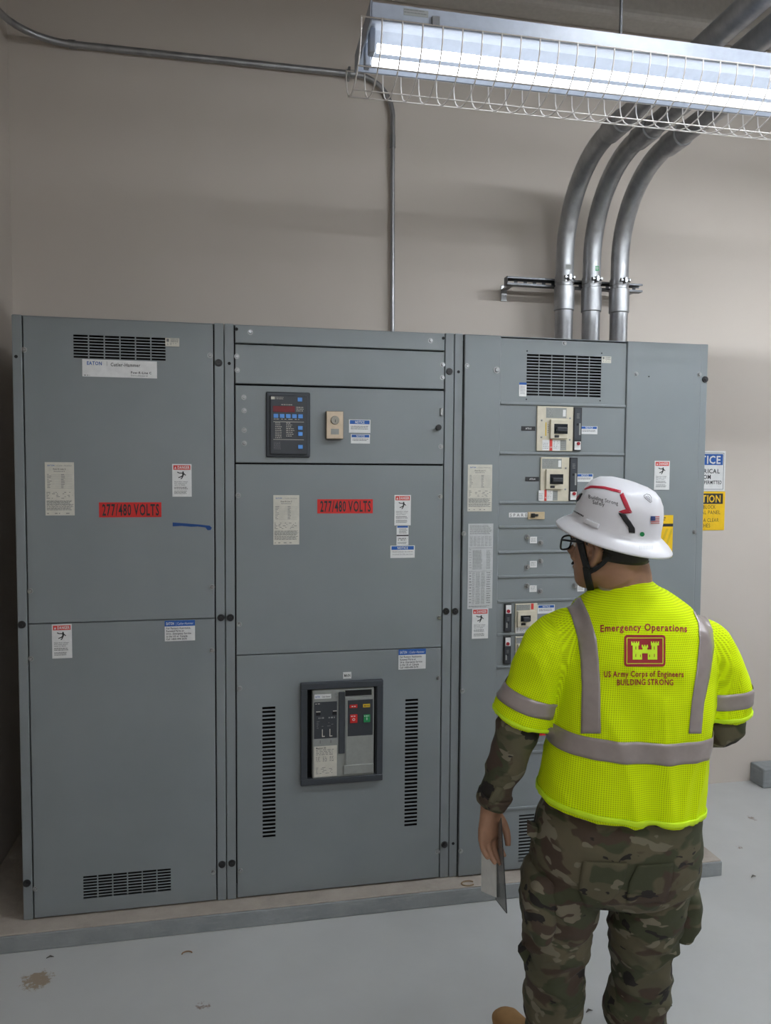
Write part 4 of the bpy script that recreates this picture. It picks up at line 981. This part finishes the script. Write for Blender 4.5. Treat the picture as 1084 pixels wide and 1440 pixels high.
for q in cas: drect(b, *em(*q[:2]), *em(*q[2:]), None, o2)
b.build('emblem_castle', HEM, vest)
b = B()
for q in ((0.265, 0.36, 0.28, 0.46), (0.265, 0.60, 0.28, 0.70), (0.72, 0.36, 0.735, 0.46), (0.72, 0.60, 0.735, 0.70), (0.38, 0.62, 0.395, 0.70), (0.605, 0.62, 0.62, 0.70)): drect(b, *em(*q[:2]), *em(*q[2:]), None, 0.0034)
b.build('emblem_openings', PRINT, vest)

# --- trousers
b = B()
loft(b, [br(772, 1085, 975, 1100, -1.18, 0.135), br(757, 1125, 985, 1135, -1.175, 0.150), br(746, 1165, 987, 1170, -1.165, 0.166), br(739, 1200, 986, 1205, -1.155, 0.172), br(740, 1226, 981, 1230, -1.148, 0.160), br(760, 1244, 962, 1248, -1.145, 0.125), br(800, 1256, 920, 1258, -1.14, 0.07)], 44, 2.3)
LL = [U(797, 1222, -1.14), U(786, 1285, -1.11), U(781, 1335, -1.085), U(779, 1385, -1.06), U(777, 1432, -1.04), U(776, 1462, -1.03)]
RL = [U(912, 1228, -1.155), U(908, 1290, -1.135), U(902, 1335, -1.115), U(900, 1385, -1.095), U(893, 1428, -1.085), U(891, 1462, -1.08)]
limb(b, LL, [0.110, 0.099, 0.087, 0.083, 0.078, 0.068], 28); limb(b, RL, [0.112, 0.101, 0.087, 0.083, 0.090, 0.070], 28)
def tr_disp(p):
    leg = max(0, min(1, (0.75-p.z)/0.2))
    return 0.014*fold(Vector((p.x, p.y, p.z+0.4*(p.x-1.8))), 5, 5, 11, 7.7)*leg+0.010*fold(Vector((p.x, p.y, p.z-0.5*(p.x-1.8))), 7, 7, 17, 3.1)*(0.4+0.6*leg)+0.007*fold(p, 4, 4, 14, 9.0)*(1-leg)+0.003*nz(p, 26, 26, 30)-0.004
trousers = remesh('trousers', b, 0.0055, CAMO, person, 5, tr_disp); trousers['label'] = 'baggy camouflage trousers with cargo pockets'
TB = bvh(trousers)
# cargo pockets, seat pockets, calf pocket flaps
def pouch(name, c, u, v, w, rings_, mat=CAMO, parent=None, n=20, e=3.2):
    b = B(); loft(b, [(Vector(c)+w*t, Vector(u)*a, Vector(v)*d) for t, a, d in rings_], n, e)
    return remesh(name, b, 0.006, mat, parent or trousers, 4, lambda p: 0.006*fold(p, 10, 10, 18, 2.0)+0.003*nz(p, 30, 30, 30))
dn = Vector((0, 0, -1))
pouch('cargo_pocket', U(757, 1225, -1.13), Vector((0.035, -0.01, 0)), Vector((0.02, 0.085, 0)), Vector((0.01, 0.03, -1)), [(-0.02, 0.6, 0.7), (0.0, 1.0, 1), (0.06, 1.25, 1), (0.12, 1.2, 1), (0.16, 0.8, 0.95), (0.17, 0.5, 0.8)])
pouch('cargo_pocket', U(958, 1240, -1.13), Vector((0.036, -0.02, 0)), Vector((0.03, 0.085, 0)), Vector((-0.03, 0.03, -1)), [(-0.02, 0.6, 0.7), (0.0, 1.0, 1), (0.05, 1.2, 1), (0.10, 1.1, 1), (0.13, 0.7, 0.95), (0.14, 0.4, 0.8)])
def patch(name, left, right, off=0.003, t=0.003, parent=None, T=None, nv=14, nu=10):
    b = B(); decal_grid(b, left, right, nv, nu, T or TB, off); o = b.build(name, CAMO, parent or trousers, smooth=True); thicken(o, t); return o
patch('seat_pocket', [(820, 1211), (813, 1250), (822, 1272), (832, 1278)], [(882, 1213), (878, 1238), (868, 1256), (845, 1277)])
patch('seat_pocket', [(896, 1216), (884, 1240), (880, 1268)], [(946, 1213), (943, 1245), (934, 1268)])
for pts in ([(742, 1318), (728, 1338), (738, 1356), (750, 1330)], [(928, 1384), (940, 1385), (945, 1415), (938, 1417), (931, 1400)], [(968, 1226), (976, 1248), (970, 1254), (962, 1244)], [(741, 1158), (756, 1164), (754, 1182), (741, 1174)]):
    c = [U(x, y, -1.10 if y > 1290 else -1.15) for x, y in pts]; b = B()
    f = [b.bm.verts.new(p) for p in c]; g = [b.bm.verts.new(p+Vector((0.012, 0.03, -0.004))) for p in c]; n = len(c)
    b.bm.faces.new(f); b.bm.faces.new(g[::-1])
    for i in range(n): b.bm.faces.new((f[i], g[i], g[(i+1) % n], f[(i+1) % n]))
    b.build('pocket_flap', CAMO, trousers)

# --- uniform jacket sleeves
LA = [U(748, 965, -1.13), U(733, 1008, -1.12), U(718, 1055, -1.11), U(702, 1100, -1.085), U(691, 1131, -1.07)]
el = U(1016, 1024, -1.235)
RA = [U(1012, 950, -1.25), U(1013, 995, -1.245), el, el+Vector((-0.03, 0.09, -0.015)), el+Vector((-0.10, 0.21, 0.03)), el+Vector((-0.155, 0.27, 0.06))]
def sl_disp(p): return 0.008*fold(Vector((p.x, p.y, p.z+0.5*p.x)), 8, 8, 15, 4.0)+0.003*nz(p, 30, 30, 24)-0.003
b = B(); limb(b, LA, [0.064, 0.063, 0.057, 0.049, 0.043], 24); sleeve = remesh('jacket_sleeve', b, 0.005, CAMO, person, 5, sl_disp); sleeve['label'] = 'camouflage sleeve of the hanging left arm'
b = B(); limb(b, RA, [0.056, 0.055, 0.053, 0.052, 0.045, 0.040], 24); remesh('jacket_sleeve', b, 0.005, CAMO, person, 5, sl_disp)['label'] = 'camouflage sleeve of the bent right arm'
SB = bvh(sleeve)
ax = (LA[4]-LA[3]).normalized(); u = ax.cross(Vector((0, 1, 0))).normalized(); v = ax.cross(u)
thicken(band3d(LA[4]-ax*0.02, u, v, ax, -0.018, 0.016, SB, 30, 4, 0.06, 0.002).build('cuff', CAMO, sleeve, smooth=True), 0.003)
patch('cuff_tab', [(699, 1104), (686, 1126)], [(708, 1108), (694, 1131)], parent=sleeve, T=SB, nv=8, nu=4)

# --- body: head, neck, trunk, arms, hands and legs in one skin
HY = math.radians(-30); HP = math.radians(9)
Hl = Vector((-math.cos(HY), math.sin(HY), 0)); Hf = Vector((math.sin(HY)*math.cos(HP), math.cos(HY)*math.cos(HP), math.sin(HP))); Hu = Hf.cross(Hl); Hu = Hu if Hu.z > 0 else -Hu
HC = U(858, 774, -1.19)
def hp(f, l, u): return HC+Hf*f+Hl*l+Hu*u
b = B()
loft(b, [(hp(fo, 0, z), Hf*fl, Hl*w) for z, fo, fl, w in ((0.122, -0.008, 0.03, 0.028), (0.108, -0.008, 0.062, 0.052), (0.078, -0.006, 0.088, 0.068), (0.035, -0.004, 0.097, 0.075), (0.005, -0.002, 0.096, 0.074), (-0.025, 0.003, 0.090, 0.071), (-0.055, 0.012, 0.078, 0.066), (-0.08, 0.026, 0.060, 0.057), (-0.10, 0.040, 0.042, 0.043), (-0.112, 0.048, 0.025, 0.028))], 36, 2.15)
b.tube([hp(0.090, 0, 0.018), hp(0.102, 0, -0.008), hp(0.116, 0, -0.030), hp(0.100, 0, -0.042)], [0.008, 0.010, 0.014, 0.010], 12)      # nose
for s_ in (1, -1):
    b.tube([hp(0.088, 0.048*s_, 0.020), hp(0.098, 0.024*s_, 0.024), hp(0.097, 0.008*s_, 0.020)], [0.006, 0.007, 0.006], 10)             # brow
    b.tube([hp(0.070, 0.045*s_, -0.028), hp(0.082, 0.030*s_, -0.034)], [0.016, 0.014], 12)                                              # cheek
    b.tube([hp(0.006, 0.074*s_, -0.036), hp(-0.006, 0.083*s_, -0.030), hp(-0.020, 0.092*s_, -0.008), hp(-0.026, 0.096*s_, 0.014), hp(-0.014, 0.094*s_, 0.030), hp(0.004, 0.086*s_, 0.030), hp(0.014, 0.078*s_, 0.016)], [0.008, 0.009, 0.0085, 0.0085, 0.0085, 0.008, 0.007], 10)  # ear rim
    b.tube([hp(-0.010, 0.070*s_, -0.020), hp(-0.012, 0.078*s_, 0.015)], [0.013, 0.014], 10)
    b.tube([hp(0.010, 0.072*s_, -0.012), hp(0.008, 0.080*s_, -0.006)], [0.008, 0.006], 10)
b.tube([hp(0.090, 0.018, -0.066), hp(0.096, 0, -0.064), hp(0.090, -0.018, -0.066)], [0.005, 0.007, 0.005], 10)                          # lips
b.tube([hp(0.085, 0.014, -0.076), hp(0.092, 0, -0.075), hp(0.085, -0.014, -0.076)], [0.005, 0.007, 0.005], 10)
nb = (TOR[0][0]+TOR[1][0])/2
limb(b, [hp(-0.022, 0, 0.0), hp(-0.028, 0, -0.05), U(880, 800, -1.20), nb+Vector((0, 0, -0.06))], [0.060, 0.060, 0.060, 0.072], 28)
loft(b, [(c+Vector((0, 0, -0.004)), u*0.80, v*0.74) for c, u, v in TOR[1:]]+[(c, u*0.80, v*0.74) for c, u, v in (br(746, 1150, 987, 1155, -1.165, 0.166), br(775, 1205, 950, 1208, -1.145, 0.11))], 32, 2.2)
limb(b, [LS[1], LS[2], LA[1], LA[2], LA[3], LA[4], LA[4]+(LA[4]-LA[3])*0.3], [0.055, 0.052, 0.045, 0.040, 0.034, 0.028, 0.026], 18)
limb(b, [RS[1], RS[2], RA[1], RA[2], RA[3], RA[4], RA[5], RA[5]+(RA[5]-RA[4])*0.4], [0.05, 0.048, 0.042, 0.038, 0.036, 0.032, 0.028, 0.026], 18)
FL = [Vector((LL[5].x-0.005, LL[5].y+0.01, 0.06)), Vector((LL[5].x-0.045, LL[5].y+0.15, 0.04))]
FR = [Vector((RL[5].x+0.005, RL[5].y+0.01, 0.06)), Vector((RL[5].x+0.075, RL[5].y+0.13, 0.04))]
limb(b, LL+FL, [0.070, 0.066, 0.060, 0.055, 0.05, 0.042, 0.036, 0.030], 18); limb(b, RL+FR, [0.070, 0.066, 0.062, 0.055, 0.05, 0.042, 0.036, 0.030], 18)
def hand(b, W, d, f, n, sc, curl, thumb_in=0.4):
    """W wrist, d along the hand, f towards the thumb side, n out of the palm"""
    d, f, n = d.normalized(), f.normalized(), n.normalized()
    loft(b, [(W-d*0.015*sc, f*0.026*sc, n*0.022*sc), (W+d*0.02*sc, f*0.031*sc, n*0.020*sc), (W+d*0.055*sc, f*0.040*sc, n*0.017*sc), (W+d*0.085*sc, f*0.041*sc, n*0.014*sc), (W+d*0.094*sc, f*0.036*sc, n*0.010*sc)], 22, 2.6)
    for k, (o_, L) in enumerate(((0.0315, 0.074), (0.0105, 0.083), (-0.0105, 0.077), (-0.031, 0.060))):
        p = W+d*(0.082-0.004*abs(k-1))*sc+f*o_*sc; a = curl[k][0]; pts = [p]; rr = [0.0100*sc]
        for j, fr in enumerate((0.42, 0.32, 0.26)):
            q = d*math.cos(a)+n*math.sin(a)+f*(0.10*(1.3-k)/1.5*0.6); pts.append(pts[-1]+q.normalized()*L*fr*sc); rr.append((0.0092, 0.0083, 0.0068)[j]*sc); a += curl[k][1]
        limb(b, pts, rr, 12, 3)
    p = W+d*0.022*sc+f*0.024*sc; q1 = p+(d*0.80+f*0.36+n*thumb_in).normalized()*0.036*sc; q2 = q1+(d*0.95-f*0.05+n*thumb_in*1.2).normalized()*0.032*sc; q3 = q2+(d*0.95-f*0.30+n*thumb_in).normalized()*0.026*sc
    limb(b, [p, q1, q2, q3], [0.0145*sc, 0.0118*sc, 0.0105*sc, 0.0078*sc], 14, 3)
WL = LA[4]+(LA[4]-LA[3]).normalized()*0.012
hand(b, WL, Vector((0.02, 0.06, -1)), Vector((0.90, 0.42, 0.05)), Vector((0.42, -0.90, -0.05)), 1.0, ((0.10, 0.30), (0.16, 0.34), (0.22, 0.38), (0.28, 0.42)), 0.45)
WR = RA[5]+(RA[5]-RA[4]).normalized()*0.03
hand(b, WR, RA[5]-RA[4], Vector((0.1, 0.25, 1)), Vector((-0.9, -0.3, 0.1)), 0.95, ((0.3, 0.4), (0.35, 0.45), (0.4, 0.5), (0.45, 0.5)))
body = remesh('body', b, 0.0034, SKIN, person, 4); BB = bvh(body)
# eyes
for s_ in (1, -1):
    b2 = bmesh.new(); bmesh.ops.create_uvsphere(b2, u_segments=16, v_segments=10, radius=0.0118); b = B(); b.add(b2, Matrix.Translation(hp(0.082, 0.031*s_, 0.002))); b.build('eye', plain('eye white', (0.7, 0.68, 0.65), 0.2), person, smooth=True)
    b2 = bmesh.new(); bmesh.ops.create_uvsphere(b2, u_segments=12, v_segments=8, radius=0.0058); b = B(); b.add(b2, Matrix.Translation(hp(0.0895, 0.031*s_, 0.002))); b.build('iris', plain('dark iris', (0.03, 0.018, 0.01), 0.2), person, smooth=True)
# hair: back and sides, clipped short at the nape
def hair_patch():
    b = B(); G_ = []
    for j in range(13):
        z = -0.014+0.110*j/12; row = []
        for i in range(41):
            t = -1+2*i/40; lim = math.radians(112 if z > 0.012 else 78); a = math.pi+t*lim
            if z < -0.02 and abs(t) > 0.72: pass
            d = Hf*math.cos(a)+Hl*math.sin(a); o_ = hp(-0.004, 0, z); h, n_, k, ds = BB.ray_cast(o_+d*0.2, -d)
            if h is None: h = o_+d*0.08
            ear = abs(abs(t)*lim-math.pi/2) < 0.30 and -0.04 < z < 0.036
            if ear: h = o_+d*0.0735
            row.append(b.bm.verts.new(h+d*(0.0035 if not ear else 0.0)))
        G_.append(row)
    for A, C in zip(G_, G_[1:]):
        for i in range(40): b.bm.faces.new((A[i], A[i+1], C[i+1], C[i]))
    return thicken(b.build('hair', HAIR, person, smooth=True), 0.004)
hair_patch()
b = B(); b.tube([hp(0.092, 0.024, -0.058), hp(0.101, 0, -0.054), hp(0.092, -0.024, -0.058)], [0.003, 0.0045, 0.003], 8); b.build('moustache', HAIR, person, smooth=True)
# undershirt collar
b = B(); c0 = U(878, 819, -1.19); pts = [c0+Vector((0.066*math.cos(a), 0.066*math.sin(a), 0.022*math.sin(a)-0.004)) for a in [2*math.pi*i/28 for i in range(28)]]
b.tube(pts, 0.012, 10, True); b.build('collar', TEE, person, smooth=True)
# glasses
gl = B()
def rim(s_):
    pts = []
    for k in range(24):
        a = 2*math.pi*k/24; ca, sa = math.cos(a), math.sin(a); x = 0.026*math.copysign(abs(ca)**0.6, ca); z = 0.019*math.copysign(abs(sa)**0.6, sa)
        pts.append(hp(0.118-0.25*abs(x+0.033)*0.35, (0.034+x)*s_, -0.004+z))
    return pts
for s_ in (1, -1): gl.tube(rim(s_), 0.0026, 8, True)
gl.tube([hp(0.116, 0.009, 0.002), hp(0.119, 0, 0.004), hp(0.116, -0.009, 0.002)], 0.0025, 8)
for s_ in (1, -1): gl.tube([hp(0.111, 0.060*s_, 0.006), hp(0.105, 0.070*s_, 0.008), hp(0.04, 0.082*s_, 0.018), hp(0.006, 0.092*s_, 0.036), hp(-0.03, 0.083*s_, 0.020)], 0.0028, 8)
glasses = gl.build('eyeglasses', BLACKP, person, smooth=True)
def mat_lens():
    m, nt, b = nodes('clear lens'); b.inputs['Base Color'].default_value = (0.9, 0.95, 0.95, 1); b.inputs['Roughness'].default_value = 0.03; b.inputs['Transmission Weight'].default_value = 1.0; b.inputs['IOR'].default_value = 1.1; return m
LENS = mat_lens()
for s_ in (1, -1):
    b = B(); b.bm.faces.new([b.bm.verts.new(p) for p in rim(s_)]); thicken(b.build('lens', LENS, glasses), 0.0012)

# --- hard hat: full brim shell
hat_c = U(865, 741, -1.19); TP = math.radians(15)
hf = Vector((math.sin(HY)*math.cos(TP), math.cos(HY)*math.cos(TP), math.sin(TP))); hl = Hl; hu = hf.cross(hl); hu = hu if hu.z > 0 else -hu
def hatp(f, l, u): return hat_c+hf*f+hl*l+hu*u
prof = [(0.0, 0.121), (0.22, 0.1205), (0.44, 0.118), (0.62, 0.112), (0.76, 0.100), (0.86, 0.083), (0.915, 0.062), (0.945, 0.040), (0.96, 0.018), (0.975, 0.006), (1.0, 0.000), (1.09, -0.006), (1.20, -0.015), (1.28, -0.024), (1.30, -0.0275), (1.295, -0.031), (1.26, -0.029), (1.18, -0.020), (1.0, -0.007), (0.94, -0.002), (0.90, 0.03), (0.82, 0.070), (0.60, 0.098), (0.30, 0.110), (0.0, 0.114)]
b = B(); NN = 72; R_ = []
for i, (r, z) in enumerate(prof):
    row = []
    for k in range(NN):
        a = 2*math.pi*k/NN; ca, sa = math.cos(a), math.sin(a)
        fr, lr = (0.122, 0.102)
        dz = 0.0; rr = r
        if i <= 8:
            lat = abs(r*sa)*0.102
            dz += 0.0045*max(0, 1-(lat/0.036)**4)*(1 if r < 0.85 else 0)         # raised centre band
            if r > 0.80 and abs(sa) > 0.75: rr = r*1.0+0.012                     # flattened temple panels
        row.append(b.bm.verts.new(hatp(fr*rr*ca, lr*rr*sa, z+dz)))
    R_.append(row)
for A, C in zip(R_, R_[1:]):
    for k in range(NN): b.bm.faces.new((A[k], A[(k+1) % NN], C[(k+1) % NN], C[k]))
bmesh.ops.remove_doubles(b.bm, verts=b.bm.verts[:], dist=1e-5)
hat = b.build('hard_hat', HATM, person, smooth=True); hat['label'] = 'white full brim hard hat with red chevron and flag sticker'
HB = bvh(hat)
HRED = plain('red vinyl stripe', (0.46, 0.012, 0.035), 0.4)
NAVY = plain('flag blue', (0.03, 0.06, 0.20), 0.5); FRED = plain('flag red', (0.45, 0.06, 0.06), 0.5)
def hq(x, y): return 770+x/5.705, 660+y/5.705     # picked on the close view of the hat
def hat_band(name, left, right, mat, t=0.0008, off=0.0012, nv=16, nu=4):
    b = B(); decal_grid(b, [hq(*p) for p in left], [hq(*p) for p in right], nv, nu, HB, off); o = b.build(name, mat, hat, smooth=True); thicken(o, t); return o
hat_band('red_stripe', [(295, 158), (345, 132), (450, 138), (590, 172)], [(300, 166), (350, 150), (450, 158), (585, 194)], HRED)
hat_band('red_stripe', [(578, 205), (600, 262), (628, 322)], [(606, 190), (640, 262), (675, 345)], HRED)
hat_band('red_stripe', [(628, 320), (598, 328), (568, 340)], [(676, 350), (640, 354), (606, 356)], HRED)
hat_band('side_clip', [(568, 350), (600, 400), (645, 462), (650, 505)], [(625, 360), (660, 415), (697, 470), (696, 510)], BLACKP, 0.004, 0.003)
hat_band('front_clip', [(262, 200), (225, 262), (205, 300)], [(282, 195), (258, 240), (230, 270)], BLACKP, 0.003, 0.002)
hat_band('front_stripe', [(258, 215), (236, 255)], [(266, 212), (248, 245)], HRED, 0.001, 0.005, 4, 2)
hat_band('accessory_slot', [(320, 396), (290, 432)], [(418, 440), (405, 480)], HATM, 0.007, 0.004, 6, 10)
b = B(); cloth_text(b, 'Building Strong', *[hq(v_, 0)[0] for v_ in (328, 566)], hq(0, 232)[1], 5.2, 0.0, HB, 0.0012, False, 0.235); cloth_text(b, 'Safely', *[hq(v_, 0)[0] for v_ in (362, 458)], hq(0, 276)[1], 5.2, 0.0, HB, 0.0012, False, 0.22); b.build('lettering', INK, hat)
b = B()
x = 212
while x < 284:
    w_ = 5+5*random.random(); drect(b, *hq(x, 330+0.55*(x-212)), *hq(x+w_, 342+0.55*(x-212)), HB, 0.0012); x += w_+3
b.build('faded_print', INK, hat)
b = B(); drect(b, *hq(822, 374), *hq(890, 440), HB, 0.0014); b.build('flag_sticker', WHITE, hat)
b = B(); drect(b, *hq(822, 376), *hq(858, 411), HB, 0.0024); b.build('flag_canton', NAVY, hat)
b = B()
for k in range(5): drect(b, *hq(822 if k > 2 else 858, 376+13*k), *hq(890, 382.5+13*k), HB, 0.0024)
b.build('flag_stripes', FRED, hat)
b = B(); dpoly(b, [hq(756+19*math.cos(a), 520+19*math.sin(a)) for a in [2*math.pi*i/16 for i in range(16)]], HB, 0.0015); b.build('green_sticker', GREEN, hat)
b = B()                                  # thin outline badge at the rear
pts = [hq(*p) for p in ((770, 210), (790, 199), (815, 205), (830, 225), (832, 262), (822, 268), (795, 245), (776, 228))]
vs = [cast(x, y, HB, 0.0012) for x, y in pts]
if all(v_ is not None for v_ in vs): b.tube(vs, 0.0006, 5, True)
pts = [hq(*p) for p in ((785, 218), (805, 216), (818, 232), (820, 250), (805, 238))]; vs = [cast(x, y, HB, 0.0012) for x, y in pts]
if all(v_ is not None for v_ in vs): b.tube(vs, 0.0005, 5, True)
b.build('badge_outline', GRINK, hat, smooth=True)
b = B()
for k in range(11):
    u0 = 735+10.5*k; drect(b, *hq(u0, 612), *hq(u0+1.6, 645), HB, 0.001)
b.build('brim_marks', LGRAY, hat)
# harness: inside suspension and chin strap
b = B(); pts = [hatp(0.104*math.cos(a), 0.086*math.sin(a), 0.0) for a in [2*math.pi*i/32 for i in range(32)]]; b.tube(pts, 0.007, 8, True); b.build('suspension_band', STRAP, hat, smooth=True)
def strap(name, pts, w, off=0.004, fall=-1.22):
    l, r = [], []
    for i, (x, y) in enumerate(pts):
        a, c = pts[max(i-1, 0)], pts[min(i+1, len(pts)-1)]; dx, dy = c[0]-a[0], c[1]-a[1]; L = math.hypot(dx, dy); l.append((x-dy/L*w, y+dx/L*w)); r.append((x+dy/L*w, y-dx/L*w))
    b = B(); decal_grid(b, l, r, 26, 4, BB, off, fall); return thicken(b.build(name, STRAP, hat, smooth=True), 0.003)
FY = hp(0.06, 0.06, -0.05).y
strap('chin_strap', [(814, 745), (818, 765), (823, 785), (828, 803)], 4.2, 0.004, FY); strap('chin_strap', [(857, 782), (848, 791), (838, 799), (828, 804)], 3.8, 0.004, FY); strap('chin_strap', [(826, 797), (828, 812), (831, 828)], 4.6, 0.005, FY)

# --- boots
def boot(A, T, ank):
    ax = (T-A); ax.z = 0; L = ax.length; ax.normalize(); sd = Vector((ax.y, -ax.x, 0)); up = Vector((0, 0, 1)); h = A-ax*0.07; h.z = 0
    b = B(); loft(b, [(h+ax*t+up*z, sd*w, up*hh) for t, w, z, hh in ((0.0, 0.028, 0.06, 0.035), (0.02, 0.040, 0.066, 0.048), (0.09, 0.042, 0.070, 0.055), (0.15, 0.046, 0.062, 0.046), (0.21, 0.050, 0.055, 0.036), (0.27, 0.046, 0.052, 0.030), (0.295, 0.034, 0.048, 0.022), (0.305, 0.016, 0.044, 0.012))], 22, 2.3)
    limb(b, [h+ax*0.065+up*0.07, h+ax*0.065+up*0.16, ank], [0.050, 0.052, 0.056], 20)
    o = remesh('boot', b, 0.005, SUEDE, person, 4); o['label'] = 'tan suede boot'
    b = B(); loft(b, [(h+ax*0.15+up*z, ax*a, sd*w) for z, a, w in ((0.0005, 0.150, 0.045), (0.006, 0.158, 0.050), (0.024, 0.158, 0.051), (0.030, 0.154, 0.048))], 28, 2.8); b.build('boot_sole', SOLE, o, angle=0.8)
boot(Vector((LL[5].x-0.02, LL[5].y+0.03, 0)), Vector((LL[5].x-0.055, LL[5].y+0.20, 0)), LL[5]); boot(Vector((RL[5].x+0.03, RL[5].y+0.0, 0)), Vector((RL[5].x+0.10, RL[5].y+0.18, 0)), RL[5])

# --- folder of papers held in the left hand
folder = thing('folder', 'grey plastic folder of loose white papers held in the left hand of the person', 'folder', tuple(U(700, 1270, -1.06)))
def slab(name, pts, mat, t=0.0012):
    b = B(); b.bm.faces.new([b.bm.verts.new(p) for p in pts]); o = b.build(name, mat, folder); thicken(o, t); return o
def mat_smoke():
    m, nt, b = nodes('smoked clear plastic'); b.inputs['Base Color'].default_value = (0.20, 0.21, 0.21, 1); b.inputs['Roughness'].default_value = 0.25; b.inputs['Alpha'].default_value = 0.72; return m
near = -1.115
A_ = [U(704.5, 1150, near), U(712.5, 1284, near), U(697.3, 1265, near+0.10), U(696, 1168, near+0.10)]
slab('cover', A_, mat_smoke())
b = B(); b.tube([A_[0], A_[1], A_[2], A_[3]], 0.0014, 6); b.build('cover_edge', BLACKP, folder)
for k in range(10):
    f = k/9; y = near+0.065+0.015*f
    slab('paper', [U(698-3.0*f, 1188-4*f, y), U(698.2-2.2*f, 1262-1.0*f, y), U(696.5-20*f, 1262-9.0*f, y+0.075), U(696-19*f, 1186+1*f, y+0.075)], plain('paper white', (0.70, 0.70, 0.67), 0.6), 0.0005)
